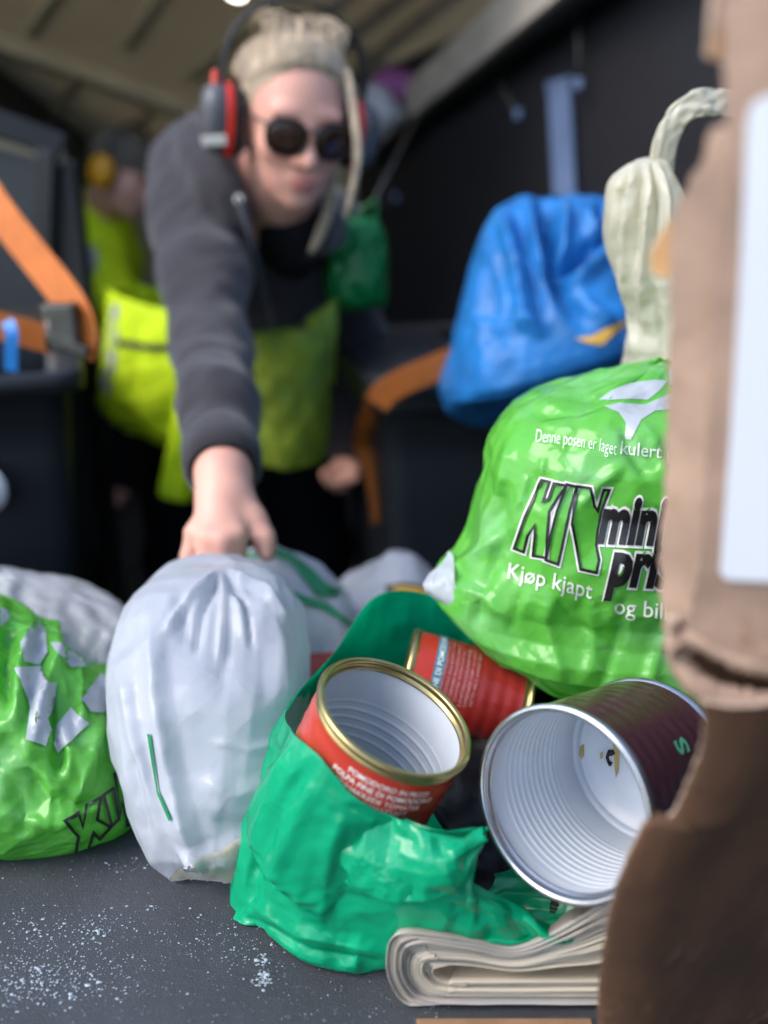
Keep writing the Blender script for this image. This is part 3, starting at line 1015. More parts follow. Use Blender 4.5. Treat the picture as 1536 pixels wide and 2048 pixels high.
M_grey_film = film("greyish_white_film", (0.52, 0.53, 0.55, 1), 0.33, 0.35, vary=(9, .2))
M_cream_film = film("cream_film", (0.74, 0.71, 0.60, 1), 0.24, 0.45, (0.8, 0.74, 0.5, 1), vary=(10, .12))
M_blue_woven = material("blue_woven_plastic", (0.012, 0.16, 0.46, 1), 0.48, spec=0.4, vary=(25, .35), bump=[(45, .35, .006), (500, .25, .001)], mottle=(35, .58, .75, (0.10, 0.26, 0.50, 1)))
M_hollow_shade = film("hollow_shade_film", (0.008, 0.008, 0.010, 1), 0.5, 0.0, vary=(10, .2), spec=0.2)
M_purple_film = film("purple_film", (0.36, 0.10, 0.34, 1), 0.3, 0.25)
M_deepgreen = film("deep_green_film", (0.0, 0.20, 0.045, 1), 0.3, 0.25)
M_white_print = film("white_bag_print", (0.50, 0.53, 0.58, 1), 0.3, 0.2)
M_green_print = film("dark_green_bag_print", (0.02, 0.27, 0.10, 1), 0.3, 0.2)
M_red_print = material("red_bag_print", (0.5, 0.04, 0.02, 1), 0.35, vary=(20, .2))

def ring_sheet(rings, nu, nv):
    """rings of equal numbers of 3-D points, joined smoothly into one film."""
    Rg = []
    for r in rings:
        r = np.asarray(r, float); n = len(r)
        K = np.concatenate([r[-1:], r, r[:2]], 0)
        t = np.linspace(1, n + 1, nu, endpoint=False)
        Rg.append(catmull(K, t))
    Rg = np.array(Rg)
    seg = np.linalg.norm(np.diff(Rg, axis=0), axis=2).mean(1)
    cum = np.r_[0, np.cumsum(seg)]
    t = np.interp(np.linspace(0, cum[-1], nv), cum, np.arange(len(Rg)))
    return catmull(Rg, t)

def px_rings(spec):
    """(xl, yl, xr, yr, Y, depth radius, squareness) in photograph pixels and metres"""
    out = []
    for s in spec:
        xl, yl, xr, yr, Y, b, p = s[:7]
        out.append((at(xl, yl, Y), at(xr, yr, Y), b, p))
    return out

# --- teal green bag holding the tins
def A(*q): return [at(*k) if len(k) == 3 else at_z(k[0], k[1], k[3]) for k in q]
TS = bvh_of(tom_sl)
def tw(px, py, Y):
    """on the tomato tin's wall where the film hugs it"""
    loc, n_, i, t = TS.ray_cast(Vector(CAM), Vector(ray(px, py)).normalized())
    return np.array(loc) + unit(CAM - np.array(loc)) * 0.0025 if loc is not None else at(px, py, Y)
mouth = [at(572, 1420, .455), tw(628, 1496, .42), tw(700, 1580, .378), tw(800, 1632, .357), tw(880, 1658, .352), at(965, 1660, .362), at(930, 1745, .352), at(1015, 1800, .352), at(1130, 1846, .362),
         at(1250, 1720, .45), at(1075, 1330, .56), at(940, 1238, .60), at(845, 1186, .615), at(750, 1194, .605), at(672, 1300, .545)]
print("mouth", [tuple(round(float(c), 3) for c in p) for p in mouth[:6]])
mid = A((512, 1600, .442), (565, 1670, .398), (660, 1705, .366), (765, 1735, .348), (865, 1765, .343), (925, 1790, .342), (960, 1815, .342), (1030, 1838, .344), (1150, 1860, .352),
        (1290, 1760, .45), (1100, 1450, .60), (960, 1370, .65), (840, 1320, .66), (720, 1330, .64), (596, 1420, .57))
low = A((474, 1775, .432), (520, 1815, .392), (600, 1850, .368), (700, 1868, .357), (785, 1872, .350), (870, 1880, .346), (960, 1886, .344), (1060, 1882, .346), (1160, 1872, .354),
        (1290, 1800, .45), (1130, 1560, .60), (960, 1480, .66), (820, 1450, .66), (700, 1470, .62), (560, 1600, .53))
base = A((500, 1815, 0, .004), (545, 1862, 0, .003), (620, 1920, 0, .003), (700, 1940, 0, .003), (770, 1935, 0, .004), (880, 1880, 0, .046), (960, 1876, 0, .046), (1060, 1868, 0, .046), (1150, 1855, 0, .048),
         (1240, 1760, 0, .05), (1100, 1600, 0, .01), (960, 1550, 0, .004), (820, 1540, 0, .004), (700, 1560, 0, .004), (590, 1680, 0, .004))
bc = np.mean(base, 0)
base2 = [bc + (np.asarray(p) - bc) * 0.4 for p in base]
def keep_outside(G, rim, n, Rr, H, gap=0.0018, top=0.010):
    """Film cannot pass through a tin: push it out to the tin's wall."""
    C, Z, X, Y = tin_frame(rim, n)
    w = G - C; h = w @ Z
    rad = w - h[..., None] * Z; r = np.linalg.norm(rad, axis=-1)
    m = (r < Rr + gap) & (h < -top) & (h > -H - 0.004)
    out = G.copy()
    out[m] = (C + h[..., None] * Z + rad / (r[..., None] + 1e-9) * (Rr + gap))[m]
    return out
G = ring_sheet([base2, base, low, mid, mouth], 300, 170)
G = keep_outside(G, cT, nT, 0.0497, 0.112)
G = crumple(G, 0.085, 0.05, kb=0.3, kg=0.02, it=120, amp=0.003, seed=11, coarse=5, fine=(0.03, 0.02), it2=50, pin_end=14)
G = fold_lines(G, [([(645, 1530), (575, 1680), (520, 1800)], .0035, 26), ([(605, 1540), (545, 1660), (492, 1780)], -.003, 22), ([(700, 1590), (660, 1700), (640, 1860)], .0025, 30), ([(480, 1795), (600, 1868), (790, 1905)], .003, 26), ([(500, 1835), (620, 1905), (760, 1925)], -.003, 18),
                   ([(570, 1610), (556, 1740)], .0025, 16), ([(600, 1770), (720, 1800), (830, 1800)], -.0025, 26), ([(880, 1775), (980, 1815), (1090, 1850)], .0025, 20), ([(760, 1640), (880, 1660), (960, 1662)], .002, 12), ([(690, 1610), (800, 1650), (930, 1690)], -.002, 12), ([(745, 1215), (700, 1320)], .003, 25), ([(860, 1200), (800, 1300)], -.003, 25)])
G = keep_outside(G, cT, nT, 0.0497, 0.112)
teal = thing("plastic_bag", "teal green plastic bag holding the open food tins, mouth wide open", "bag", bc)
teal_body = sheet("bag_film", G, M_teal, True, teal)
# scrunched handle lying over its front
hp = curve_pts([at(648, 1650, .388), at(715, 1690, .360), at(800, 1720, .346), at(872, 1728, .341), at(925, 1704, .343), at(968, 1668, .352)], 7)
hw = [0.013, 0.020, 0.020, 0.017, 0.013, 0.006, 0.004]
rg = []
for k in range(7):
    tdir = unit(hp[min(k + 1, 6)] - hp[max(k - 1, 0)])
    s_ = unit(np.cross(tdir, FW))
    rg.append((hp[k] - s_ * hw[k], hp[k] + s_ * hw[k], 0.006, 2.0, (0, 1, 0)))
HG = loft(rg, 110, 130)
HG = crumple(HG, 0.30, 0.10, kb=0.3, kg=0.010, it=140, amp=0.006, seed=5, coarse=7, fine=(0.05, 0.05), it2=40)
sheet("handle", HG, M_teal, True, teal)
# small dark print low on its left flank
print_on("print_mark", bvh_of(teal_body), *poly_mesh([(588, 1480), (612, 1450), (602, 1472)], 60), M_black, teal)

# --- black lump added to stand for the shade in the teal bag's hollow
spec = [(1000, 1846, 1150, 1850, .374, .010, 2), (950, 1800, 1190, 1810, .392, .020, 2), (900, 1690, 1230, 1700, .435, .03, 2), (860, 1560, 1250, 1560, .49, .045, 2.2), (860, 1450, 1240, 1450, .545, .04, 2.2), (930, 1400, 1160, 1400, .57, .02, 2), (1010, 1375, 1080, 1375, .575, .004, 2)]
G = crumple(loft(px_rings(spec), 90, 70), 0.10, 0.08, amp=0.004, seed=21, it=60, it2=20)
tag(sheet("plastic_bag", G, M_hollow_shade), "crumpled black film added as the shade in the hollow between the tins", "bag")  # not a real bag: added lump standing for the hollow's shade

# --- lime green carrier bag lying on top of the tins
spec = [(1260, 1478, 1400, 1482, .615, .010, 2), (1190, 1436, 1440, 1446, .595, .035, 2.1), (1110, 1366, 1470, 1390, .565, .045, 2.2), (1000, 1300, 1520, 1330, .575, .075, 2.2), (925, 1232, 1550, 1270, .585, .088, 2.3), (872, 1172, 1560, 1200, .595, .085, 2.2),
        (930, 1085, 1560, 1110, .60, .09, 2.4), (962, 985, 1550, 1010, .605, .092, 2.5), (990, 885, 1530, 900, .61, .088, 2.4), (1045, 812, 1500, 820, .615, .075, 2.2), (1150, 764, 1460, 770, .62, .05, 2.0), (1290, 726, 1400, 726, .625, .014, 2)]
G = loft(px_rings(spec), 320, 240)
G = crumple(G, 0.06, 0.075, kb=0.3, kg=0.016, it=130, amp=0.004, seed=33, coarse=8, fine=(0.022, 0.028), it2=50)
G = fold_lines(G, [([(1085, 915), (1082, 1000)], .0022, 10), ([(1058, 950), (1036, 1015)], .002, 12), ([(1250, 930), (1200, 965), (1150, 1020)], .004, 22), ([(1200, 1392), (1235, 1280), (1250, 1180)], -.004, 20), ([(1290, 1392), (1310, 1320), (1345, 1240)], .005, 22), ([(1130, 1368), (1100, 1280), (1090, 1200)], .004, 26),
                   ([(950, 1262), (965, 1180), (1005, 1090)], -.004, 24), ([(872, 1165), (950, 1110), (1010, 1065)], .005, 20), ([(880, 1160), (960, 1190), (1020, 1240)], .005, 22), ([(1165, 806), (1250, 770), (1340, 735)], .005, 18), ([(1060, 830), (1160, 822), (1230, 795)], -.004, 18), ([(1020, 880), (1000, 980), (960, 1070)], .004, 20),
                   ([(1245, 850), (1262, 905), (1300, 960)], -.005, 18), ([(1180, 1180), (1190, 1290), (1170, 1370)], .003, 22), ([(1040, 1180), (1020, 1270)], -.003, 18), ([(1300, 870), (1335, 960)], .004, 20), ([(1010, 960), (1005, 1040)], -.0025, 14), ([(1105, 1190), (1150, 1250), (1230, 1290)], -.003, 18)])
lime = thing("carrier_bag", "lime green printed carrier bag heaped on top of the tins", "bag", at(1320, 1480, .61))
lime_body = sheet("bag_film", G, M_kiwi, True, lime)
LB = bvh_of(lime_body)
# a corner tuft of the bag sticking out to the left
tg = crumple(loft([(at(905, 1120, .585), at(915, 1215, .585), .03, 2), (at(880, 1140, .58), at(888, 1205, .58), .018, 2), (at(858, 1156, .575), at(866, 1192, .575), .010, 2), (at(846, 1168, .573), at(850, 1184, .573), .003, 2)], 60, 40), 0.2, 0.1, amp=0.003, seed=3)
sheet("corner_tuft", tg, M_white_film, True, lime)

def zt(x, y):       # from the enlarged view of this bag to photograph pixels
    return (900 + x * 460 / 1536, 880 + y * 400 / 1336)
def strip_ring(P, a, b):
    """closed band between two offsets of an outline, cut finely"""
    A_, B_ = offset_poly(P, a), offset_poly(P, b)
    bm = bmesh.new(); n = len(A_)
    va = [bm.verts.new((p[0], p[1], 0)) for p in A_]; vb = [bm.verts.new((p[0], p[1], 0)) for p in B_]
    for i in range(n):
        j = (i + 1) % n
        bm.faces.new((va[i], va[j], vb[j], vb[i]))
    bmesh.ops.triangulate(bm, faces=list(bm.faces))
    return refine(bm, 7)
def logo_letters(parent, bvh, polys, w_white, w_black, inner_mat, step=7):
    for P in polys:
        P = np.array(P)
        print_on("logo_white_edge", bvh, *strip_ring(P, w_black * .3, w_black * .5 + w_white), M_print_white, parent, 0.0006)
        print_on("logo_black_outline", bvh, *strip_ring(P, -w_black / 2, w_black / 2), M_black, parent, 0.0010)
K_ = [zt(*q) for q in ((612, 268), (668, 280), (622, 412), (660, 396), (696, 290), (775, 304), (712, 396), (664, 478), (652, 620), (642, 786), (556, 772), (568, 640), (566, 570), (520, 640), (494, 748), (430, 724), (500, 520))]
I_ = [zt(*q) for q in ((780, 296), (846, 312), (800, 470), (742, 742), (722, 830), (640, 800), (672, 640), (716, 470))]
V_ = [zt(*q) for q in ((850, 308), (940, 322), (962, 440), (985, 472), (1026, 330), (1066, 332), (1012, 470), (985, 600), (975, 700), (995, 800), (978, 884), (872, 862), (838, 680), (815, 560))]
logo_letters(lime, LB, [K_, I_, V_], 3.6, 5.4, M_kiwi)

def print_text(body, o, ux, vy, mat, parent, bvh, name="lettering", offset=0.0, shear=0.0, lift=0.0006, step=0.16, bend=0.0, spacing=1.0):
    """o: pixel of the baseline start; ux: pixel vector of one em along the line; vy: pixel vector of one em upward; bend curves the baseline."""
    V, F = text_mesh(body, step, offset, shear, spacing)
    o = np.array(o, float); ux = np.array(ux, float); vy = np.array(vy, float)
    Lx = V[:, 0].max()
    P = o + V[:, :1] * ux + V[:, 1:] * vy
    P[:, 1] += bend * (V[:, 0] / Lx) ** 2
    return print_on(name, bvh, P, F, mat, parent, lift)

print_text("Denne posen er laget", (1070, 884), (18.6, 1.0), (4, -37), M_print_white, lime, LB, offset=-0.008, bend=18)
print_text("kulert plast", (1238, 908), (35, 3.0), (3, -38), M_print_white, lime, LB, offset=0.0, bend=6)
print_text("Kjøp kjapt", (1012, 1156), (41, 8.5), (6, -46), M_print_white, lime, LB, offset=0.004, bend=6)
print_text("og billig", (1226, 1226), (46, 5), (3, -46), M_print_white, lime, LB, offset=0.004, bend=2)
for off, mt, lf in ((0.085, M_print_white, 0.0006), (0.045, M_black, 0.0012)):
    print_text("mini", (1194, 1082), (76, 3), (20, -132), mt, lime, LB, "logo_lettering", off, 0.08, lf, 0.10, spacing=1.0)
    print_text("pris", (1214, 1166), (84, 5), (22, -126), mt, lime, LB, "logo_lettering", off, 0.08, lf, 0.10, spacing=1.0)
print_on("white_swirl", LB, *poly_mesh([(1198, 800), (1225, 780), (1262, 766), (1310, 760), (1336, 762), (1318, 782), (1296, 800), (1262, 798), (1225, 800)], 10), M_white_print, lime)
print_on("white_swirl", LB, *poly_mesh([(1208, 812), (1240, 806), (1290, 810), (1330, 792), (1380, 780), (1380, 815), (1310, 822), (1282, 840), (1262, 880), (1250, 878), (1252, 846), (1238, 826)], 10), M_white_print, lime)
print_on("white_swirl", LB, *poly_mesh([(1340, 730), (1400, 726), (1420, 770), (1340, 770)], 10), M_white_print, lime)

# --- cream bag standing behind, one handle pulled up
spec = [(1260, 1318, 1430, 1318, .735, .02, 2.2), (1238, 1260, 1446, 1260, .735, .045, 2.2), (1240, 1000, 1446, 1000, .73, .05, 2.2), (1250, 780, 1440, 780, .72, .05, 2.2), (1257, 700, 1440, 700, .72, .05, 2.2), (1262, 640, 1430, 640, .72, .05, 2.2), (1240, 560, 1415, 560, .72, .048, 2.2), (1217, 480, 1392, 480, .72, .045, 2.2), (1216, 410, 1372, 420, .72, .040, 2.1), (1224, 358, 1352, 370, .72, .030, 2.0), (1262, 326, 1336, 330, .72, .018, 2.0), (1292, 315, 1326, 318, .72, .006, 2)]
G = crumple(loft(px_rings(spec), 170, 230), 0.10, 0.04, kb=0.25, kg=0.010, it=120, amp=0.006, seed=41, coarse=3, fine=(0.04, 0.01), it2=35)
G = fold_lines(G, [([(1268, 328), (1238, 390), (1226, 480), (1238, 560)], -.006, 10), ([(1276, 326), (1256, 400), (1250, 500), (1256, 600)], .006, 10), ([(1286, 326), (1276, 420), (1268, 540)], -.006, 10), ([(1296, 326), (1294, 420), (1286, 560), (1290, 660)], .007, 11), ([(1304, 326), (1314, 410), (1312, 500)], -.006, 10), ([(1314, 328), (1334, 400), (1342, 480)], .006, 11),
                   ([(1232, 520), (1262, 620), (1270, 720)], .005, 12), ([(1300, 560), (1320, 640), (1330, 720)], -.004, 14)])
cream = thing("plastic_bag", "cream white plastic bag with twisted handle, behind the cardboard carton", "bag", at(1340, 1318, .735))
sheet("bag_film", G, M_cream_film, True, cream)
hp = [at(1322, 345, .72), at(1330, 290, .715), at(1352, 240, .71), at(1392, 208, .71), at(1440, 204, .715), at(1500, 212, .72)]
hw = [0.010, 0.0095, 0.009, 0.010, 0.010, 0.010]
rg = []
for k in range(6):
    tdir = unit(hp[min(k + 1, 5)] - hp[max(k - 1, 0)]); s_ = unit(np.cross(tdir, FW))
    rg.append((hp[k] - s_ * hw[k], hp[k] + s_ * hw[k], 0.0022, 2.0))
sheet("handle", crumple(loft(rg, 64, 90), 0.22, 0.02, kb=0.15, kg=0.02, amp=0.004, seed=8, coarse=3, fine=(0.03, 0.0), it2=20), M_cream_film, True, cream)

# --- blue woven bag slumped on the right bin
spec = [(1040, 392, 1190, 392, 1.22, 0.0132, 2), (990, 425, 1240, 412, 1.21, 0.0550, 2.1), (955, 500, 1262, 480, 1.19, 0.0990, 2.3), (927, 610, 1270, 555, 1.17, 0.1375, 2.5), (905, 710, 1275, 610, 1.16, 0.1595, 2.6), (890, 772, 1278, 650, 1.17, 0.1650, 2.6), (890, 796, 1276, 672, 1.21, 0.1430, 2.4), (904, 824, 1265, 720, 1.25, 0.1045, 2.3), (940, 846, 1240, 780, 1.28, 0.0660, 2.2), (985, 854, 1200, 830, 1.29, 0.0165, 2)]
G = loft(px_rings(spec), 240, 190)
G = crumple(G, 0.06, 0.05, kb=0.35, kg=0.016, it=120, amp=0.008, seed=52, coarse=6, fine=(0.02, 0.02), it2=30)
G = fold_lines(G, [([(1085, 395), (1100, 470), (1112, 545), (1165, 640)], -.040, 34), ([(1060, 400), (1070, 480), (1090, 560)], .022, 20), ([(1130, 410), (1128, 480), (1116, 535)], .026, 18), ([(1240, 455), (1180, 500), (1122, 540)], -.030, 26), ([(1240, 490), (1180, 540), (1140, 570)], .018, 20), ([(1000, 420), (1036, 520), (1052, 640), (1090, 680)], .020, 30), ([(1035, 430), (1062, 540), (1085, 650)], -.016, 22),
                   ([(1130, 560), (1180, 620), (1230, 650)], .014, 22), ([(960, 500), (985, 600), (975, 700)], -.008, 24), ([(940, 640), (1010, 660), (1070, 640)], .006, 22), ([(1160, 420), (1190, 470), (1215, 520)], .018, 20), ([(1205, 400), (1215, 440), (1260, 470)], -.024, 22)])
blue = thing("woven_bag", "blue woven plastic bag with yellow trim slumped over the right bin", "bag", at(1080, 850, 1.12))
blue_body = sheet("bag_film", G, M_blue_woven, True, blue)
BB = bvh_of(blue_body)
print_on("yellow_print", BB, *poly_mesh([(1150, 678), (1186, 672), (1212, 656), (1252, 640), (1250, 650), (1226, 668), (1204, 690), (1188, 688), (1170, 684)], 12), M_print_yellow, blue, 0.002)
M_darkblue = material("dark_blue_strap", (0.008, 0.05, 0.17, 1), 0.5, vary=(40, .3), bump=(600, .3, .001))
ribbon("carrying_strap", curve_pts([at(1128, 690, 1.03), at(1140, 715, 1.035), at(1155, 745, 1.045), at(1175, 785, 1.06)], 12), (1, 0, .3), 0.016, M_darkblue, blue)
ribbon("carrying_strap_edge", curve_pts([at(1124, 695, 1.025), at(1136, 720, 1.03), at(1150, 752, 1.04), at(1166, 790, 1.055)], 12), (1, 0, .3), 0.006, M_print_yellow, blue)

# --- milky white bag being dragged away by the woman
spec = [(345, 1760, 468, 1764, .432, .006, 2), (308, 1736, 502, 1742, .437, .024, 2.1), (274, 1665, 545, 1672, .455, .044, 2.3), (246, 1565, 575, 1574, .482, .058, 2.5), (231, 1450, 600, 1460, .515, .07, 2.6),
        (233, 1370, 612, 1380, .545, .07, 2.6), (256, 1262, 610, 1270, .59, .07, 2.5), (300, 1195, 590, 1200, .635, .06, 2.3), (335, 1155, 545, 1160, .675, .045, 2.1), (385, 1132, 510, 1136, .705, .026, 2.0), (415, 1118, 490, 1120, .725, .012, 2.0)]
G = loft(px_rings(spec), 220, 180, B0=(0, 0.62, -0.78))
G = crumple(G, 0.05, 0.05, kb=0.35, kg=0.02, it=110, amp=0.006, seed=61, coarse=9, fine=(0.012, 0.012), it2=30)
G = fold_lines(G, [([(440, 1140), (372, 1200), (330, 1270)], .007, 14), ([(440, 1140), (405, 1220), (390, 1310)], -.006, 13), ([(445, 1140), (446, 1230), (440, 1330)], .006, 13), ([(450, 1140), (490, 1210), (505, 1300)], -.006, 13), ([(455, 1140), (530, 1190), (575, 1260)], .007, 14), ([(300, 1225), (312, 1400), (334, 1520), (368, 1660), (400, 1730)], .008, 34), ([(240, 1330), (262, 1460), (300, 1600)], .004, 20), ([(420, 1480), (500, 1500), (580, 1480)], .003, 14), ([(345, 1690), (420, 1730), (500, 1700)], .005, 18), ([(520, 1165), (560, 1290), (570, 1420)], .006, 40), ([(430, 1145), (450, 1260), (445, 1400)], -.004, 40), ([(400, 1560), (470, 1590), (560, 1560)], .004, 30), ([(420, 1640), (500, 1650), (560, 1620)], -.005, 26), ([(360, 1180), (372, 1290)], -.004, 26),
                   ([(262, 1500), (275, 1600), (300, 1690)], -.004, 24), ([(470, 1180), (505, 1290)], .004, 22), ([(350, 1720), (440, 1700), (540, 1650)], .006, 26)])
white = thing("plastic_bag", "milky white plastic bag gripped by the leaning person's hand", "bag", at(400, 1774, .43))
wb = sheet("bag_film", G, M_white_film, True, white)
WB = bvh_of(wb)
M_seam = material("pale_seam", (0.60, 0.63, 0.72, 1), 0.3, vary=(60, .1))
M_beige = material("beige_print", (0.47, 0.42, 0.33, 1), 0.5, vary=(14, .3), mottle=(22, .45, .65, (0.52, 0.52, 0.54, 1)))
print_on("green_line", WB, *poly_mesh([(296, 1468), (303, 1468), (318, 1580), (344, 1636), (340, 1642), (314, 1584)], 10), M_green_print, white, 0.0012)
print_on("beige_base", WB, *poly_mesh([(338, 1758), (352, 1738), (378, 1730), (402, 1714), (440, 1702), (470, 1680), (500, 1670), (530, 1646), (556, 1640), (556, 1690), (524, 1740), (500, 1760), (470, 1772), (420, 1776), (380, 1774)], 14), M_beige, white, 0.0012)

# --- white bag with green print behind it
spec = [(495, 1100, 560, 1096, .80, .012, 2), (478, 1122, 640, 1140, .79, .035, 2.1), (470, 1165, 690, 1200, .77, .06, 2.3), (470, 1230, 735, 1270, .75, .075, 2.4), (480, 1320, 790, 1350, .72, .08, 2.4), (500, 1430, 800, 1430, .68, .075, 2.3), (540, 1540, 760, 1540, .64, .05, 2.2), (600, 1590, 700, 1590, .62, .01, 2)]
G = crumple(loft(px_rings(spec), 180, 130), 0.06, 0.06, kb=0.3, kg=0.02, it=100, amp=0.005, seed=71, coarse=4, it2=30)
w2 = thing("carrier_bag", "white carrier bag with green leaf print between the milky bag and teal bag", "bag", at(640, 1590, .62))
w2b = sheet("bag_film", G, M_white_film, True, w2)
W2 = bvh_of(w2b)
for P in ([(482, 1106), (520, 1096), (570, 1098), (625, 1140), (672, 1190), (640, 1195), (606, 1160), (578, 1125), (540, 1110), (505, 1118)], [(600, 1152), (640, 1172), (680, 1178), (676, 1192), (632, 1192)],
          [(512, 1140), (545, 1168), (600, 1190), (655, 1208), (700, 1246), (722, 1252), (716, 1262), (680, 1240), (640, 1218), (590, 1206), (540, 1186)]):
    print_on("green_print", W2, *poly_mesh(P, 10), M_green_print, w2, 0.002)
print_on("red_print", W2, *poly_mesh([(606, 1308), (690, 1304), (680, 1345), (626, 1366)], 12), M_red_print, w2, 0.002)
M_handle_dark = material("dark_seam", (0.05, 0.09, 0.10, 1), 0.5, vary=(30, .2))

# --- pale bag further back with a black and yellow label
spec = [(778, 1104, 822, 1106, .90, .008, 2), (745, 1135, 850, 1136, .90, .04, 2.1), (700, 1165, 880, 1165, .90, .06, 2.2), (675, 1185, 900, 1190, .89, .07, 2.3), (670, 1240, 910, 1240, .86, .07, 2.3), (690, 1330, 890, 1330, .80, .06, 2.2), (740, 1400, 850, 1400, .76, .015, 2)]
G = crumple(loft(px_rings(spec), 110, 80), 0.06, 0.06, amp=0.005, seed=81, it=70, it2=20)
w3 = thing("plastic_bag", "pale lilac white bag slumped behind the teal bag, black and yellow label", "bag", at(790, 1400, .76))
w3b = sheet("bag_film", G, M_white_film, True, w3)
W3 = bvh_of(w3b)
print_on("black_label", W3, *poly_mesh([(770, 1172), (800, 1166), (850, 1172), (850, 1196), (775, 1190)], 10), M_black, w3, 0.002)
print_on("yellow_label", W3, *poly_mesh([(785, 1178), (800, 1172), (852, 1180), (852, 1192), (790, 1184)], 10), M_print_yellow, w3, 0.004)

# --- lime green and white carrier bag on the left
spec = [(-210, 1726, 70, 1718, .457, .008, 2), (-290, 1706, 168, 1700, .463, .030, 2.3), (-330, 1668, 250, 1656, .473, .050, 2.6), (-345, 1600, 270, 1584, .494, .068, 2.6), (-345, 1500, 268, 1488, .525, .085, 2.5), (-335, 1410, 250, 1420, .555, .09, 2.5), (-310, 1330, 205, 1352, .58, .085, 2.3), (-290, 1262, 118, 1282, .60, .07, 2.1), (-260, 1212, 62, 1222, .615, .045, 2.0), (-200, 1184, 0, 1188, .625, .012, 2)]
G = loft(px_rings(spec), 280, 180, B0=(0, 0.75, -0.65))
G = crumple(G, 0.07, 0.04, kb=0.3, kg=0.018, it=110, amp=0.005, seed=91, coarse=4, fine=(0.03, 0.02), it2=40)
G = fold_lines(G, [([(92, 1205), (112, 1320), (60, 1500)], .010, 24), ([(180, 1285), (212, 1360), (244, 1440)], .009, 22), ([(102, 1330), (116, 1440), (118, 1560)], -.010, 22), ([(20, 1240), (8, 1420)], -.008, 24), ([(205, 1430), (170, 1560), (130, 1640)], .007, 28), ([(150, 1310), (165, 1460)], .007, 18), ([(40, 1520), (90, 1600), (200, 1610)], -.006, 24), ([(60, 1220), (40, 1330), (30, 1450)], .008, 20), ([(0, 1620), (110, 1650), (230, 1600)], .005, 26)])
left = thing("carrier_bag", "lime green carrier bag with white arrow print sitting at the left edge", "bag", at(-60, 1730, .46))
lb = sheet("bag_film", G, M_kiwi, True, left)
LL = bvh_of(lb)
def zl(x, y): return (x * 720 / 1536, 1080 + y * 720 / 1536)
for P in ([(155, 330), (195, 395), (205, 480), (165, 535), (100, 520), (90, 440)], [(65, 545), (170, 540), (150, 660), (205, 610), (240, 610), (235, 720), (200, 760), (215, 810), (195, 880), (110, 850), (130, 720), (90, 620)],
          [(215, 440), (300, 440), (395, 540), (300, 545), (245, 480)], [(345, 680), (430, 570), (482, 610), (480, 690), (440, 740), (385, 735)], [(300, 715), (380, 785), (300, 860), (245, 910), (225, 870), (245, 790)], [(0, 290), (30, 300), (40, 340), (0, 370)]):
    print_on("white_arrow", LL, *poly_mesh([zl(*q) for q in P], 10), M_white_print, left, 0.0012)
LK = [[zl(*q) for q in P] for P in ([(278, 1198), (334, 1168), (352, 1220), (372, 1130), (430, 1100), (412, 1190), (470, 1222), (425, 1272), (398, 1245), (372, 1330), (322, 1338), (335, 1262)],
                                    [(440, 1090), (480, 1062), (504, 1190), (474, 1218)], [(486, 1000), (520, 968), (545, 1080), (560, 1010), (600, 980), (600, 1190), (540, 1215), (516, 1120), (510, 1170)])]
for P in LK:
    P = np.array(P)
    print_on("logo_black_outline", LL, *strip_ring(P, -3.0, 3.0), M_black, left, 0.0014)
spec = [(-260, 1420, 225, 1420, .60, .05, 2), (-250, 1330, 262, 1330, .63, .06, 2.2), (-240, 1268, 258, 1256, .66, .06, 2.2), (-230, 1215, 215, 1205, .68, .055, 2.1), (-200, 1180, 140, 1176, .69, .04, 2), (-170, 1152, 70, 1158, .70, .025, 2), (-130, 1138, 10, 1140, .70, .008, 2)]
G = crumple(loft(px_rings(spec), 150, 80), 0.12, 0.04, kb=0.22, amp=0.005, seed=95, it=90, coarse=2, it2=25)
sheet("white_top", G, M_grey_film, True, left)

# --- deep green bag hanging beside the woman, on a wall hook
spec = [(688, 434, 750, 436, 1.42, .010, 2), (668, 446, 762, 450, 1.42, .024, 2), (656, 480, 768, 482, 1.42, .035, 2.2), (652, 540, 772, 540, 1.42, .045, 2.3), (655, 590, 772, 590, 1.42, .045, 2.4), (680, 618, 772, 606, 1.42, .03, 2.4), (700, 626, 766, 612, 1.42, .006, 2)]
G = crumple(loft(px_rings(spec), 120, 90), 0.12, 0.04, kb=0.25, amp=0.006, seed=101, it=90, coarse=3, it2=25)
hg = thing("plastic_bag", "deep green plastic bag hanging beside the leaning person's chin", "bag", at(720, 620, 1.3))
sheet("bag_film", G, M_deepgreen, True, hg)
tube("handle", curve_pts([at(708, 440, 1.42), at(728, 418, 1.42), at(752, 404, 1.42), at(748, 450, 1.42)], 20), 0.004, M_deepgreen, hg, n=8)
hk = thing("bag_hook", "small dark hook carrying the deep green bag", "hook", at(752, 400, 1.42))
tube("shank", [at(753, 396, 1.425), at(800, 300, 1.8), at(838, 225, 2.3), at(880, 190, 2.75)], 0.004, M_blacktrim, hk, n=6)
tube("hook_tip", curve_pts([at(753, 396, 1.425), at(749, 406, 1.42), at(756, 412, 1.42), at(762, 402, 1.42)], 10), 0.004, M_blacktrim, hk, n=6)

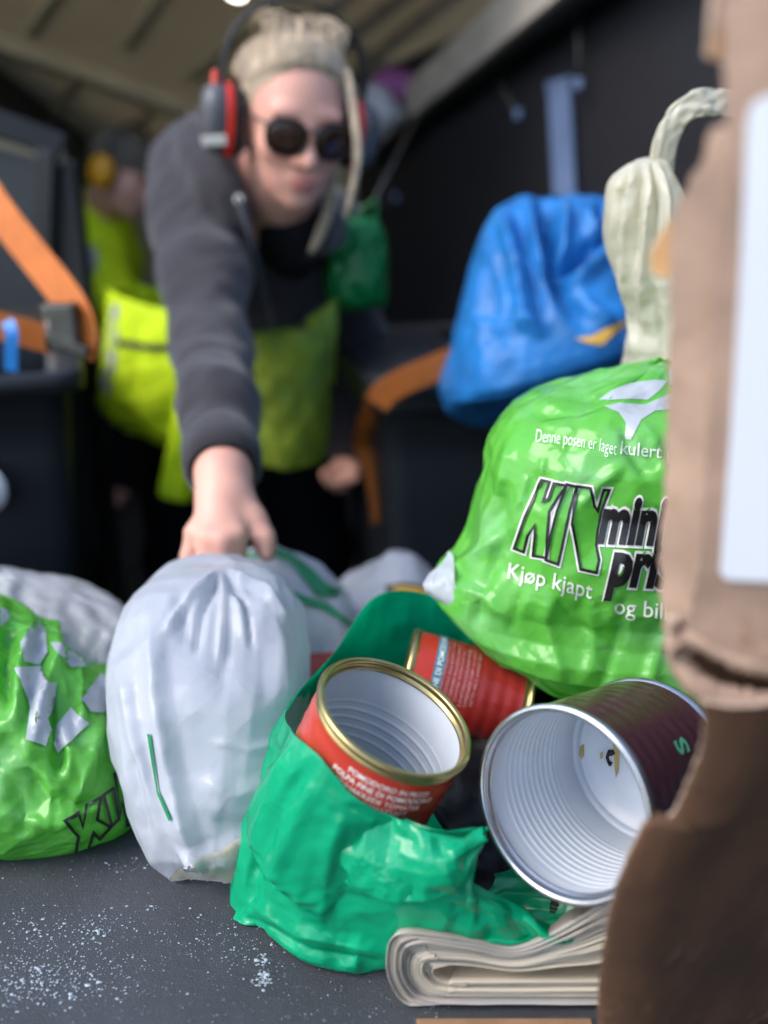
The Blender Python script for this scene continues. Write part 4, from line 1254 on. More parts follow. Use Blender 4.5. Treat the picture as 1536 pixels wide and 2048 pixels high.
# --- bags up on the shelf
spec = [(728, 300, 780, 262, 2.85, .02, 2), (722, 268, 808, 238, 2.85, .06, 2.2), (722, 220, 800, 212, 2.85, .07, 2.2), (724, 186, 772, 182, 2.85, .05, 2.1), (735, 170, 756, 170, 2.85, .01, 2)]
tag(sheet("plastic_bag", crumple(loft(px_rings(spec), 80, 50), 0.08, 0.08, amp=0.012, seed=111, it=60, it2=10), M_white_film), "white plastic bag up on the shelf beside the purple one", "bag", "bags on the overhead shelf")
spec = [(765, 238, 835, 200, 2.95, .02, 2), (740, 205, 845, 180, 2.95, .06, 2.2), (735, 180, 838, 160, 2.95, .07, 2.2), (748, 155, 818, 145, 2.95, .05, 2.1), (770, 140, 795, 138, 2.95, .01, 2)]
tag(sheet("plastic_bag", crumple(loft(px_rings(spec), 80, 50), 0.10, 0.10, amp=0.014, seed=121, it=60, it2=10), M_purple_film), "crumpled purple plastic bag up on the shelf near the roof", "bag", "bags on the overhead shelf")

# ------------------------------------------------------------------ folded stack of cream sheets
M_paper = material("cream_paper", (0.70, 0.62, 0.49, 1), 0.6, vary=(20, .12), bump=(200, .1, .0006), transl=0.15)
M_paper2 = material("greyish_paper", (0.50, 0.46, 0.41, 1), 0.6, vary=(20, .12), bump=(200, .1, .0006), transl=0.15)
stack = thing("paper_stack", "thick folded stack of cream paper sheets under the teal bag", "paper", at(1000, 2030, .335))
YF = 0.338
rnd = random.Random(4)
NS = 24
for k in range(NS):
    f = k / (NS - 1)
    g = f ** 0.9
    wob = rnd.uniform(-2.0, 2.0)
    lx = 776 + 88 * g + rnd.uniform(-2, 2)
    top = [(1290, 1745 + 150 * g), (1205, 1806 + 118 * g + wob), (1120, 1862 + 72 * g), (1030, 1900 + 42 * g + wob), (940, 1884 + 48 * g), (860, 1872 + 56 * g + wob), (lx + 34, 1868 + 62 * g)]
    turn = [(lx + 8, 1880 + 56 * g), (lx, 1912 + 28 * g), (lx + 3, 1955 - 2 * g), (lx + 28, 2000 - 34 * g)]
    bot = [(lx + 68, 2018 - 48 * g), (900, 2026 - 62 * g + wob * .5), (1020, 2030 - 66 * g), (1140, 2032 - 70 * g + wob * .5), (1300, 2034 - 72 * g)]
    yk = YF + rnd.uniform(-.003, .003)
    pts = curve_pts([at(x, y, yk + rnd.uniform(0, .0012)) for (x, y) in top + turn + bot], 110)
    pts[:, 2] = np.maximum(pts[:, 2], 0.003 + 0.0005 * k)
    dvec = np.array([0.02, 0.06, 0.0])
    rows = []
    for j, s_ in enumerate((0.0, 0.12, 0.5, 1.0)):
        q = pts + dvec * s_ - np.array([0, 0, .035 * s_])
        q[:, 2] = np.clip(q[:, 2], 0.0025 + 0.0005 * k, 0.062 - 0.02 * s_ - 0.0008 * k)
        rows.append(q)
    rows[0][:, 2] = pts[:, 2]
    o = sheet("paper_sheet", np.array(rows), M_paper if k % 3 else M_paper2, False, stack)
    md = o.modifiers.new("thickness", 'SOLIDIFY'); md.thickness = 0.0004 + 0.0005 * rnd.random()
cb = box("cardboard_strip", at(1010, 2064, .325) + np.array([0, 0.0, 0.002]), (0.10, 0.012, 0.003), material("brown_card", (0.30, 0.17, 0.09, 1), 0.8, vary=(30, .3)), bevel=0.0008)
tag(cb, "thin brown cardboard strip under the folded paper stack", "cardboard")

# black coiled cable end sticking out under the big tin
cp = []
c0, c1 = at(1116, 1790, .372), at(1104, 1862, .362)
ax = unit(c1 - c0); s1_ = unit(np.cross(ax, FW)); s2_ = np.cross(ax, s1_)
for k in range(150):
    a = k * 2 * math.pi / 16
    cp.append(c0 + (c1 - c0) * k / 149 + 0.0032 * (math.cos(a) * s1_ + math.sin(a) * s2_))
tag(tube("coiled_cord", cp, 0.0011, M_rubber, n=6), "short black coiled cord poking out below the large maroon tin", "cord")

# ------------------------------------------------------------------ carton in the right foreground
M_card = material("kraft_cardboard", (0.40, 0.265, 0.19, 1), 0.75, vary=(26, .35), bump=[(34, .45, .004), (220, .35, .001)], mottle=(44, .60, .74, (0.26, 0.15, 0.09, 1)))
M_card_shade = material("shade_dark_cardboard", (0.085, 0.038, 0.016, 1), 0.8, vary=(22, .45), bump=[(26, .5, .004), (140, .4, .0015), (500, .3, .0006)], mottle=(38, .60, .72, (0.15, 0.08, 0.04, 1)))  # darkness of the carton's shadowed faces, put into the board colour
M_card_torn = material("torn_cardboard_edge", (0.50, 0.36, 0.27, 1), 0.9, vary=(60, .3), bump=(150, .5, .002))
M_card_orange = material("fresh_torn_cardboard", (0.50, 0.27, 0.11, 1), 0.85, vary=(40, .25), bump=(120, .4, .002))
M_label_white = material("white_paper_label", (0.66, 0.69, 0.75, 1), 0.5, vary=(8, .06))
carton = thing("cardboard_carton", "torn brown cardboard carton with white label filling the right foreground", "carton", at(1400, 2040, .28))

def panel(name, outline, Yf, thick, mat, parent, jag=0.0, seed=0, step=14):
    """Board cut to an outline (pixels at depth Yf(px,py)), real thickness, ragged edge."""
    rr = random.Random(seed)
    pts = []
    for i in range(len(outline)):
        a, b = np.array(outline[i], float), np.array(outline[(i + 1) % len(outline)], float)
        n = max(1, int(np.linalg.norm(b - a) / step))
        for k in range(n):
            q = a + (b - a) * k / n
            pts.append(q + np.array([rr.uniform(-jag, jag), rr.uniform(-jag, jag)]))
    V, F = poly_mesh(pts, 45)
    W = [at(x, y, Yf(x, y)) for (x, y) in V]
    o = mesh_object(name, W, F, mat, parent, smooth=False)
    o.data.materials.append(M_card_torn if mat is not M_label_white else mat)
    md = o.modifiers.new("thickness", 'SOLIDIFY'); md.thickness = thick; md.offset = 0; md.material_offset_rim = 1
    return o
# upper flap: front face with the label, standing towards the camera
panel("front_flap", [(1440, -60), (1700, -60), (1700, 1330), (1536, 1318), (1470, 1300), (1400, 1262), (1375, 1240), (1400, 1100), (1412, 900), (1424, 700), (1440, 520), (1455, 400), (1450, 200)], lambda x, y: .285 - (x - 1440) * 0.00006, 0.004, M_card, carton, 2.0, 1)
# narrow edge face, worn and rounded, turned to the aisle
panel("edge_face", [(1338, 1270), (1326, 1180), (1334, 1000), (1340, 850), (1345, 700), (1350, 600), (1352, 480), (1362, 420), (1385, 378), (1408, 330), (1425, 280), (1436, 255), (1462, 260), (1470, 420), (1452, 560), (1440, 720), (1428, 900), (1416, 1100), (1398, 1262), (1372, 1275)],
      lambda x, y: .288 + (1470 - x) * 0.00022, 0.005, M_card, carton, 5.0, 2)
panel("top_flap", [(1425, -60), (1470, -60), (1462, 130), (1440, 116), (1414, 104), (1418, 60)], lambda x, y: .30, 0.005, M_card, carton, 3.0, 3)
panel("torn_tab", [(1306, 540), (1308, 500), (1322, 470), (1350, 440), (1362, 470), (1360, 545), (1330, 556)], lambda x, y: .315 + (1360 - x) * .0002, 0.003, M_card_orange, carton, 3.0, 4)
panel("torn_tab", [(1412, 112), (1420, 70), (1440, 62), (1460, 78), (1462, 118), (1436, 122)], lambda x, y: .292, 0.003, M_card_orange, carton, 3.0, 5)
# torn lower corner: two plies peeling apart
def ply(name, ctr, w, seed, mat, bulge):
    c = curve_pts([at(*q) for q in ctr], 60); rr = random.Random(seed)
    rows_ = []
    for k in range(7):
        u_ = k / 6
        off_ = np.array([0, -bulge * math.sin(math.pi * u_), 0]) - UP * (w * (u_ - .5))
        jag_ = np.array([[0, 0, rr.uniform(-1, 1) * (.0018 if k in (0, 6) else .0005)] for _ in range(60)])
        rows_.append(c + off_ + jag_)
    o_ = sheet(name, np.array(rows_), mat, False, carton)
    o_.modifiers.new("thickness", 'SOLIDIFY').thickness = 0.0022
    return o_
ply("torn_ply", [(1334, 1262, .298), (1346, 1306, .297), (1376, 1350, .291), (1424, 1386, .286), (1486, 1406, .282), (1570, 1416, .28), (1720, 1420, .28)], 0.0095, 1, M_card, .004)
ply("torn_ply", [(1334, 1262, .299), (1356, 1258, .296), (1392, 1270, .291), (1446, 1298, .287), (1516, 1322, .283), (1720, 1336, .28)], 0.008, 2, M_card, .003)
panel("corner_crumple", [(1336, 1235), (1372, 1240), (1400, 1270), (1396, 1292), (1372, 1310), (1350, 1330), (1338, 1300)], lambda x, y: .292 + .004 * math.sin(x * .2) * math.cos(y * .15), 0.004, M_card, carton, 4.0, 6)
# lower body: side wall running away from the edge, closed at back, top, bottom and far side
edge = [(1404, 1395), (1408, 1440), (1398, 1500), (1374, 1560), (1352, 1610), (1330, 1634), (1290, 1640), (1272, 1672), (1250, 1720), (1228, 1780), (1212, 1860), (1200, 1950), (1196, 2060), (1190, 2200), (1186, 2330)]
E = curve_pts([at(x, y, .268 + .03 * (y - 1395) / 900) for x, y in edge], 150)
E[:, 2] = np.maximum(E[:, 2], .004)
er = random.Random(9)
JG = np.array([[er.uniform(-.0005, .0005), 0, er.uniform(-.0003, .0003)] for k in range(150)])
rows = []
for (dx, dy) in ((0, 0), (.003, -.0012), (.010, -.003), (.018, -.003), (.027, -.0005), (.036, .004), (.06, .016), (.10, .034), (.16, .052), (.34, .085)):
    rows.append(E + np.array([dx, dy, 0]) + JG * max(0, 1 - dx / .006))
o = sheet("front_panel", np.array(rows), M_card_shade, False, carton)
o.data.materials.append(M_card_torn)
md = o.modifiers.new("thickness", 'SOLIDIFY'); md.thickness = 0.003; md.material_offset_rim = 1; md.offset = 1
panel("inner_flap", [(1352, 1290), (1400, 1290), (1720, 1330), (1720, 1430), (1500, 1420), (1420, 1400), (1372, 1360)], lambda x, y: .315, 0.003, M_card_shade, carton, 2.0, 11)
# white address label, rounded corners
lab = [(1440, 1140), (1446, 1154), (1460, 1160), (1700, 1170), (1700, 170), (1536, 190), (1512, 200), (1500, 216), (1494, 240), (1480, 560), (1462, 850)]
panel("address_label", lab, lambda x, y: .2815 - (x - 1440) * 0.00006, 0.0006, M_label_white, carton, 0.0, 7)

# ------------------------------------------------------------------ white flakes on the deck
M_flake = material("white_flakes", (0.40, 0.44, 0.50, 1), 0.7, vary=(200, .4))
fv, ff = [], []
rf = random.Random(12)
def flake(x, y, r):
    n = rf.randint(4, 6); b = len(fv)
    a0 = rf.uniform(0, 6.28)
    for k in range(n):
        rr = r * rf.uniform(.5, 1.3); a = a0 + k * 2 * math.pi / n
        fv.append((x + rr * math.cos(a) * 1.3, y + rr * math.sin(a), 0.0004))
    fv.append((x + rf.uniform(-.3, .3) * r, y, 0.0006 + r * rf.uniform(.3, .9)))
    for k in range(n): ff.append((b + k, b + (k + 1) % n, b + n))
def flake_px(px, py, rpx):
    p = at_z(px, py, 0)
    flake(p[0], p[1], rpx * 0.00036)
for k in range(700):
    flake_px(rf.uniform(-100, 900), 1700 + 348 * rf.random() ** .8, abs(rf.gauss(0, .55)) + .35)
for (cx, cy, sx, sy, n, r) in ((95, 1960, 75, 26, 420, 2.0), (60, 1930, 60, 40, 260, 1.6), (175, 1860, 45, 16, 130, 2.2), (210, 1845, 30, 14, 70, 2.4), (45, 1855, 40, 22, 120, 2.0), (30, 1990, 50, 20, 160, 1.8), (525, 1962, 9, 7, 170, 2.0), (524, 1920, 8, 8, 60, 1.8), (500, 1900, 45, 22, 120, 1.6), (305, 1815, 6, 6, 26, 2.0), (370, 1865, 40, 20, 70, 1.3), (335, 1885, 6, 4, 10, 2.0), (250, 1730, 45, 10, 60, 1.6), (460, 1870, 60, 30, 120, 1.2), (240, 1945, 90, 30, 160, 1.5), (380, 1908, 4, 4, 12, 2.0), (130, 1905, 90, 25, 160, 1.5)):
    for k in range(int(n * .6)):
        flake_px(rf.gauss(cx, sx), rf.gauss(cy, sy), abs(rf.gauss(0, r * .6)) + .4)
fl = mesh_object("white_flakes", fv, ff, M_flake, smooth=False)
fl["kind"] = "stuff"; fl["label"] = "white crumbs scattered over the grey deck"

# ------------------------------------------------------------------ the woman
M_skin = material("skin", (0.72, 0.37, 0.28, 1), 0.48, spec=0.4, vary=(18, .14), bump=(250, .08, .001), mottle=(14, .52, .75, (0.68, 0.28, 0.21, 1)))
M_skin.node_tree.nodes["Principled BSDF"].inputs["Subsurface Weight"].default_value = 0.12
M_skin.node_tree.nodes["Principled BSDF"].inputs["Subsurface Radius"].default_value = (0.02, 0.008, 0.005)
M_lip = material("lips", (0.60, 0.22, 0.18, 1), 0.4, vary=(60, .1))
M_hair = material("ash_blonde_hair", (0.62, 0.48, 0.33, 1), 0.42, spec=0.5, vary=(60, .45))
M_hood = material("charcoal_sweatshirt", (0.034, 0.030, 0.036, 1), 0.9, spec=0.2, sheen=0.25, vary=(14, .3), bump=[(25, .5, .008), (700, .3, .001)])
M_hood_dark = material("black_inner_shirt", (0.016, 0.015, 0.017, 1), 0.9, spec=0.1, vary=(14, .3), bump=(40, .4, .006))
M_cord = material("grey_drawcord", (0.075, 0.072, 0.085, 1), 0.8, vary=(40, .2))
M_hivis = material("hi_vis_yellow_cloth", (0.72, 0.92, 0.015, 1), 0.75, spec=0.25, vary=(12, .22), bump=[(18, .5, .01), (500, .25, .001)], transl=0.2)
M_hivis_olive = material("shaded_hi_vis_cloth", (0.26, 0.34, 0.03, 1), 0.75, spec=0.25, vary=(10, .4), bump=[(18, .5, .01), (500, .25, .001)], transl=0.25, mottle=(9, .5, .7, (0.12, 0.24, 0.05, 1)))  # olive copy of the yellow cloth: shade on the front part, as colour
M_reflect = material("grey_reflective_tape", (0.34, 0.35, 0.37, 1), 0.45, vary=(50, .2))
M_trouser = material("black_trousers", (0.008, 0.008, 0.010, 1), 0.9, spec=0.15, vary=(10, .3), bump=(25, .5, .008))
M_boot = material("black_boot", (0.015, 0.014, 0.013, 1), 0.6, vary=(20, .3))
M_muff_grey = material("grey_muff_shell", (0.085, 0.085, 0.095, 1), 0.4, vary=(30, .15))
M_muff_red = material("red_muff_ring", (0.75, 0.03, 0.015, 1), 0.35, vary=(30, .1))
M_muff_black = material("black_cushion", (0.018, 0.018, 0.02, 1), 0.6, vary=(30, .2))
M_muff_white = material("cream_stripe", (0.66, 0.62, 0.55, 1), 0.5, vary=(30, .1))
M_lens = material("dark_brown_lens", (0.030, 0.010, 0.005, 1), 0.12, spec=0.45, vary=(30, .3))
M_frame = material("dark_frame", (0.025, 0.012, 0.008, 1), 0.3, vary=(60, .4))

HS = 0.92
HC = at(588, 238, 1.235)                                # between the eyes and ears, centre of the head
hf = unit((0.36, -1.0, -0.30))
hu = unit(np.array([0.07, 0.0, 1.0]) - hf * (np.array([0.07, 0.0, 1.0]) @ hf))
hx = unit(np.cross(hu, hf))
HM = np.array([hx, hu, hf])
def H(x, y, z): return HC + (hx * x + hu * y + hf * z) * HS

SHr, ELr, WRr = at(396, 440, 1.34), at(424, 690, 1.06), at(447, 950, .775)
SHl, ELl, WRl = at(645, 480, 1.55), at(712, 690, 1.62), at(694, 915, 1.55)
NK = at(505, 400, 1.40)
CH, HP = at(515, 520, 1.55), at(465, 760, 1.75)
PELz = HP[2]
KNr, KNl = np.array([HP[0] - 0.13, 1.70, PELz - 0.40]), np.array([HP[0] + 0.17, 1.74, PELz - 0.40])
ANr, ANl = np.array([HP[0] - 0.15, 1.80, FLOOR_Z + 0.10]), np.array([HP[0] + 0.18, 1.84, FLOOR_Z + 0.10])

def hand_right(f, thin=0.0):
    """her right hand, gripping the neck of the white bag"""
    kn = [at(392, 1068, .714), at(418, 1080, .700), at(447, 1084, .697), at(474, 1076, .704)]
    f.chain([WRr, at(448, 1000, .75), at(440, 1052, .725)], [0.027, 0.026, 0.022], 0.012)
    for q in kn:
        f.cap(at(446, 1000, .75), q, 0.017, 0.0112, 0.007)
    ends = [(-6, 42, .018), (-3, 46, .012), (0, 46, .012), (2, 42, .014)]
    for q, (px, py) in zip(kn, ((378, 1112), (409, 1128), (442, 1132), (474, 1122))):
        m = at(px, py, q[1] - 0.004)
        e = m + np.array([0.004, 0.030, -0.018])
        f.ell(q + np.array([0, -.002, .004]), (.0115, .0105, .0105), None, .003)
        f.chain([q, m, e], [0.0102, 0.0094, 0.008], 0.002)
    # thumb leaves the side of the palm
    f.chain([at(468, 990, .752), at(505, 1040, .735), at(528, 1078, .722), at(535, 1108, .715)], [0.018, 0.0140, 0.0112, 0.009], 0.008)

def hand_left(f):
    f.chain([WRl, at(688, 935, 1.52)], [0.026, 0.024], 0.012)
    for k, (px, py) in enumerate(((650, 955), (660, 966), (674, 972), (690, 968))):
        kn = at(px + 10, 942 + k * 2, 1.50)
        f.cap(at(688, 932, 1.52), kn, 0.017, 0.0115, 0.008)
        f.chain([kn, at(px, py - 6, 1.48), at(px + 4, py + 8, 1.49)], [0.0105, 0.0095, 0.008], 0.003)
    f.chain([at(696, 928, 1.52), at(712, 940, 1.49), at(710, 960, 1.48)], [0.015, 0.012, 0.009], 0.006)

def head_shape(f, H, M, s=1.0):
    f.ell(H(0, .028, -.014), np.array((.073, .086, .094)) * s, M, 0.0)
    f.ell(H(0, -.03, .030), np.array((.061, .085, .058)) * s, M, 0.03)
    f.ell(H(0, -.072, .034), np.array((.047, .040, .045)) * s, M, 0.02)
    f.ell(H(0, -.102, .062), np.array((.020, .016, .018)) * s, M, 0.018)
    for q in (-1, 1):
        f.ell(H(q * .030, .019, .074), np.array((.024, .009, .013)) * s, M, 0.012)
        f.ell(H(q * .041, -.030, .060), np.array((.022, .020, .020)) * s, M, 0.018)
        f.ell(H(q * .031, -.003, .090), np.array((.015, .010, .011)) * s, M, 0.010, cut=True)
        f.ell(H(q * .031, -.003, .072), np.array((.0125, .0125, .0125)) * s, M, 0.003)
        f.ell(H(q * .074, -.012, -.010), np.array((.008, .029, .018)) * s, M, 0.006)
    f.cap(H(0, .004, .084), H(0, -.038, .108), .0075 * s, .0125 * s, 0.010)
    for q in (-1, 1):
        f.ell(H(q * .012, -.042, .094), np.array((.009, .008, .010)) * s, M, 0.006)
    f.ell(H(0, -.0665, .087), np.array((.023, .0045, .0085)) * s, M, 0.006)
    f.ell(H(0, -.0775, .085), np.array((.019, .0055, .0085)) * s, M, 0.006)
    f.cap(H(-.021, -.0715, .096), H(.021, -.0715, .096), .0017, .0017, 0.002, cut=True)

allp = np.array([HC, SHr, ELr, WRr, SHl, ELl, WRl, HP, KNr, KNl, ANr, ANl])
f = Field(np.minimum(allp.min(0) - 0.14, (9, .66, FLOOR_Z)), allp.max(0) + 0.17, 0.0052)
head_shape(f, H, HM, HS)
f.chain([H(0, -.05, -.035), H(0, -.11, -.05), NK], [.052, .052, .062], .03)
f.chain([NK, CH, HP], [.075, .125, .13], .05)
f.cap(SHr + np.array([.03, .03, 0]), SHl, .075, .075, .05)
f.chain([SHr, ELr, WRr], [.055, .040, .027], .03)
f.chain([SHl, ELl, WRl], [.055, .040, .027], .03)
hand_right(f); hand_left(f)
f.chain([HP + np.array([-.08, 0, 0]), KNr, ANr], [.095, .062, .042], .03)
f.chain([HP + np.array([.09, 0, 0]), KNl, ANl], [.095, .062, .042], .03)
for a in (ANr, ANl):
    f.chain([a + np.array([0, .03, -.05]), a + np.array([0, -.14, -.065])], [.035, .028], .02)
woman = thing("person", "person in charcoal hooded sweatshirt leaning forward to grip the white bag", "person", (HP[0], 1.82, FLOOR_Z))
body = field_object("body", f, M_skin, woman, 1)
body.data.materials.append(M_lip)
V = np.empty(len(body.data.vertices) * 3, np.float32); body.data.vertices.foreach_get('co', V); V = V.reshape(-1, 3)
L_ = (V - HC) @ HM.T / HS
lipv = (np.abs(L_[:, 0]) < .024) & (((L_[:, 1] + .0715) / .0125) ** 2 + (L_[:, 0] / .025) ** 2 < 1) & (L_[:, 2] > .085)
mi = np.zeros(len(body.data.polygons), np.int32)
for p in body.data.polygons:
    if sum(lipv[i] for i in p.vertices) >= 3: mi[p.index] = 1
body.data.polygons.foreach_set('material_index', mi)

# sweatshirt: body, sleeves, hood thrown back; open at the neck
f = Field(np.minimum.reduce([SHr, ELr, WRr, SHl, ELl, WRl, HP, NK]) - np.array([.2, .14, .16]), np.maximum.reduce([SHr, ELr, WRr, SHl, ELl, WRl, HP, NK, HC]) + .22, 0.0065)
UB = at(452, 352, 1.32)
f.chain([at(470, 390, 1.46), CH + np.array([.01, .0, 0]), at(510, 620, 1.66), HP + np.array([0.02, 0, .06])], [.10, .160, .165, .155], .06)
f.cap(SHr + np.array([.02, .02, 0]), SHl + np.array([-.02, 0, 0]), .085, .088, .05)
f.chain([SHr, SHr + (ELr - SHr) * .5, ELr, ELr + (WRr - ELr) * .55, ELr + (WRr - ELr) * .88], [.080, .060, .049, .044, .040], .03)
f.chain([SHl, ELl, ELl + (WRl - ELl) * .9], [.08, .062, .045], .03)
f.ell(at(400, 340, 1.42), (.085, .08, .075), None, .05)       # hood bunched at the back of the neck
f.ell(at(455, 325, 1.40), (.09, .06, .06), None, .04)
hood_c = curve_pts([at(405, 275, 1.36), at(420, 345, 1.28), at(468, 395, 1.25), at(535, 440, 1.25), at(600, 462, 1.28), at(656, 450, 1.38)], 14)
f.chain(list(hood_c), [.036] * 14, .02)
f.cap(H(0, -.04, -.02), H(0, -.16, 0.0), .062, .066, .01, cut=True)   # neck opening
f.ell(H(0, -.02, .0), (.092, .125, .115), HM, .008, cut=True)
def folds(P):
    w = 0.006 * vnoise(P, .06, 3) + 0.0035 * np.abs(vnoise(P, .035, 4)) + 0.0012 * vnoise(P, .016, 5)
    # rucks across the sleeve at the elbow and above the cuff
    ab = WRr - SHr; t = ((P - SHr) @ ab) / (ab @ ab); d = np.linalg.norm(P - SHr - np.clip(t, 0, 1)[:, None] * ab, axis=1)
    ph = t * 30 + 8.0 * vnoise(P, .075, 6) + 28 * (P[:, 0] - SHr[0])
    amp = 0.0023 * (np.exp(-((t - .5) / .16) ** 2) + .9 * np.exp(-((t - .86) / .12) ** 2) + .5 * np.exp(-((t - .08) / .1) ** 2)) * (d < .12)
    return w + amp * np.sin(ph)
f.displace(folds)
hoodie = field_object("sweatshirt", f, M_hood, woman, 2)
f2 = Field(np.minimum(CH, NK) - .22, np.maximum(CH, HC) + .22, 0.008)
f2.chain([at(575, 430, 1.33), at(585, 462, 1.36), at(580, 510, 1.43)], [.052, .054, .05], .04)
field_object("inner_shirt", f2, M_hood_dark, hoodie, 2)
cuff = ELr + (WRr - ELr) * .88
axw = unit(WRr - ELr)
G = lathe_mesh([(.034, .030), (.040, .026), (.0412, .005), (.041, -.02), (.038, -.028)], 40, cuff, axw)
sheet("cuff", G + 0.0012 * vnoise(G, .01, 2)[..., None], M_hood, True, hoodie)
tube("drawcord", curve_pts([at(478, 400, 1.205), at(500, 470, 1.21), at(520, 560, 1.26), at(545, 640, 1.33), at(548, 672, 1.36)], 30), 0.0048, M_cord, hoodie, n=8)
lathe("eyelet", [(.003, 0), (.006, .002), (.007, 0), (.006, -.003)], 16, at(478, 399, 1.205), (0, -1, .2), M_muff_white, hoodie)

# hi-vis garment below the hem
def skirt(rows, nu, nv, seed, eu=.06):
    G = loft([(at(xl, yl, Y), at(xr_, yr, Y), b, 2.2) for (xl, yl, xr_, yr, Y, b) in rows], nu, nv)
    return crumple(G, eu, .03, kb=.3, amp=.006, seed=seed, it=80, coarse=3, it2=20)
sk = skirt([(232, 575, 640, 665, 1.62, .15), (228, 640, 655, 690, 1.61, .165), (222, 700, 660, 740, 1.61, .17), (214, 760, 650, 800, 1.61, .17), (212, 800, 646, 850, 1.61, .165), (240, 826, 640, 905, 1.61, .15)], 150, 90, 131)
jacket = sheet("hi_vis_vest", sk, M_hivis, True, woman)
md = jacket.modifiers.new("thickness", 'SOLIDIFY'); md.thickness = 0.003
JB = bvh_of(jacket)
print_on("black_band", JB, *poly_mesh([(236, 678), (300, 688), (352, 688), (500, 716), (500, 732), (352, 702), (300, 700), (236, 692)], 14), M_muff_black, jacket, .004)
print_on("reflective_tape", JB, *poly_mesh([(226, 612), (240, 608), (236, 700), (224, 782), (206, 800), (206, 760), (218, 690)], 12), M_reflect, jacket, .004)
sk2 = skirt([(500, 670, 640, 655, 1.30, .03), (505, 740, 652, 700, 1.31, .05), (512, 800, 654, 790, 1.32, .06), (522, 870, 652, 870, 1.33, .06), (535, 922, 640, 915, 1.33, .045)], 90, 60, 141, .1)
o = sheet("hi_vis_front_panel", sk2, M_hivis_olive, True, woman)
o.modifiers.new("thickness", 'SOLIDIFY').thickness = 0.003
tl = skirt([(352, 790, 392, 800, 1.36, .02), (345, 850, 388, 860, 1.36, .028), (328, 930, 392, 930, 1.36, .03), (318, 985, 384, 998, 1.36, .025), (325, 996, 372, 1004, 1.36, .004)], 60, 40, 151, .1)
sheet("hi_vis_sleeve_end", tl, M_hivis, True, woman)
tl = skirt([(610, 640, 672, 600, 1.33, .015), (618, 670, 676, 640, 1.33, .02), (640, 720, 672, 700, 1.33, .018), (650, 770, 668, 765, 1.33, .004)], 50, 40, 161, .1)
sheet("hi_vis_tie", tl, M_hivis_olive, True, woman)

# trousers and boots
f = Field(np.minimum.reduce([HP, KNr, KNl, ANr, ANl]) - .2, np.maximum.reduce([HP, KNr, KNl, ANr, ANl]) + .22, 0.010)
f.cap(HP + np.array([-.08, 0, 0]), HP + np.array([.08, 0, 0]), .13, .13, .03)
f.chain([HP + np.array([-.09, 0, 0]), KNr, ANr], [.125, .088, .07], .03)
f.chain([HP + np.array([.10, 0, 0]), KNl, ANl], [.125, .088, .07], .03)
f.displace(lambda P: .006 * vnoise(P, .06, 8))
tr = field_object("trousers", f, M_trouser, woman, 2)
for A_, B_ in ((KNr, ANr), (KNl, ANl)):
    c = B_ + (A_ - B_) * .35
    lathe("hi_vis_band", [(.088, -.05), (.092, -.045), (.092, .05), (.088, .055)], 36, c, A_ - B_, M_hivis, tr)
    lathe("reflective_band", [(.0935, -.016), (.0942, -.014), (.0942, .014), (.0935, .016)], 36, c, A_ - B_, M_reflect, tr)
for a in (ANr, ANl):
    fb = Field(a - .26, a + .2, 0.009)
    fb.cap(a + np.array([0, .02, -.02]), a + np.array([0, .03, -.05]), .055, .05, .02)
    fb.cap(a + np.array([0, .02, -.055]), a + np.array([0, -.16, -.065]), .042, .036, .02)
    field_object("boot", fb, M_boot, woman, 1)

# hair: a swept-back cap made of many locks, and loose strands
hv, hfc = [], []
def lock(pts, r, n=6):
    V, F = tube_mesh(curve_pts(pts, 16), [r * min(1, .35 + 2.2 * (1 - abs(2 * k / 15 - 1))) for k in range(16)], n)
    b = len(hv); hv.extend(V); hfc.extend([tuple(b + i for i in q) for q in F])
rh = random.Random(5)
j = lambda q=.003: rh.uniform(-q, q)
for k in range(2600):
    a = rh.uniform(-1.9, 1.9)                          # round the hairline, 0 = middle of the brow
    y0 = .080 - .020 * min(1.5, abs(a)) ** 2 + rh.uniform(-.003, .006)
    x0 = .0725 * math.sin(a); z0 = .072 * math.cos(a * .88) - .008
    sw = (1 if a > .2 else -1) * .010 * min(1, abs(a - .2) * 2)
    lift = rh.uniform(-.003, .003)
    w1 = j(.0011)
    lock([H(x0, y0 - .002, z0 + .002), H(x0 + sw * .4 + w1, y0 + .021 * math.cos(a * .7) + lift, z0 - .020), H(x0 * .99 + sw + w1, y0 + .026 * math.cos(a * .6) + lift, z0 - .068),
          H(x0 * .86 + sw + w1 * 2, y0 - .012 + lift, -.100 + .02 * abs(math.sin(a))), H(x0 * .5 + w1 * 2, -.030, -.118)], rh.uniform(.0005, .0011), 3)
for k in range(40):                                    # fly-aways over the crown
    a = rh.uniform(-1.2, 1.2); x0 = .06 * math.sin(a)
    lock([H(x0, .085, .05 * math.cos(a)), H(x0 * 1.1 + j(.01), .122 + abs(j(.012)), .0 + j(.01)), H(x0 + j(.02), .118 + j(.01), -.06), H(x0 * .8 + j(.03), .06 + j(.02), -.115)], rh.uniform(.0007, .0014), 4)
for k in range(16):                                    # one long lock falling on her left side
    o_ = np.array([rh.gauss(0, .0030), rh.gauss(0, .003), 0])
    lock([H(.055, .080, .030) + o_, at(696, 150, 1.20) + o_, at(708, 225, 1.18) + o_, at(716, 310, 1.17) + o_, at(704, 385, 1.17) + o_ * .6, at(690, 436, 1.18) + o_ * .3], rh.uniform(.0014, .0026), 5)
for k in range(9):
    o_ = np.array([rh.gauss(0, .004), rh.gauss(0, .004), 0])
    lock([H(.070, .0, -.01) + o_, at(664, 350, 1.26) + o_, at(656, 420, 1.27) + o_, at(640, 470, 1.27) + o_, at(622, 505, 1.27) + o_ * .5], rh.uniform(.0012, .0022), 5)
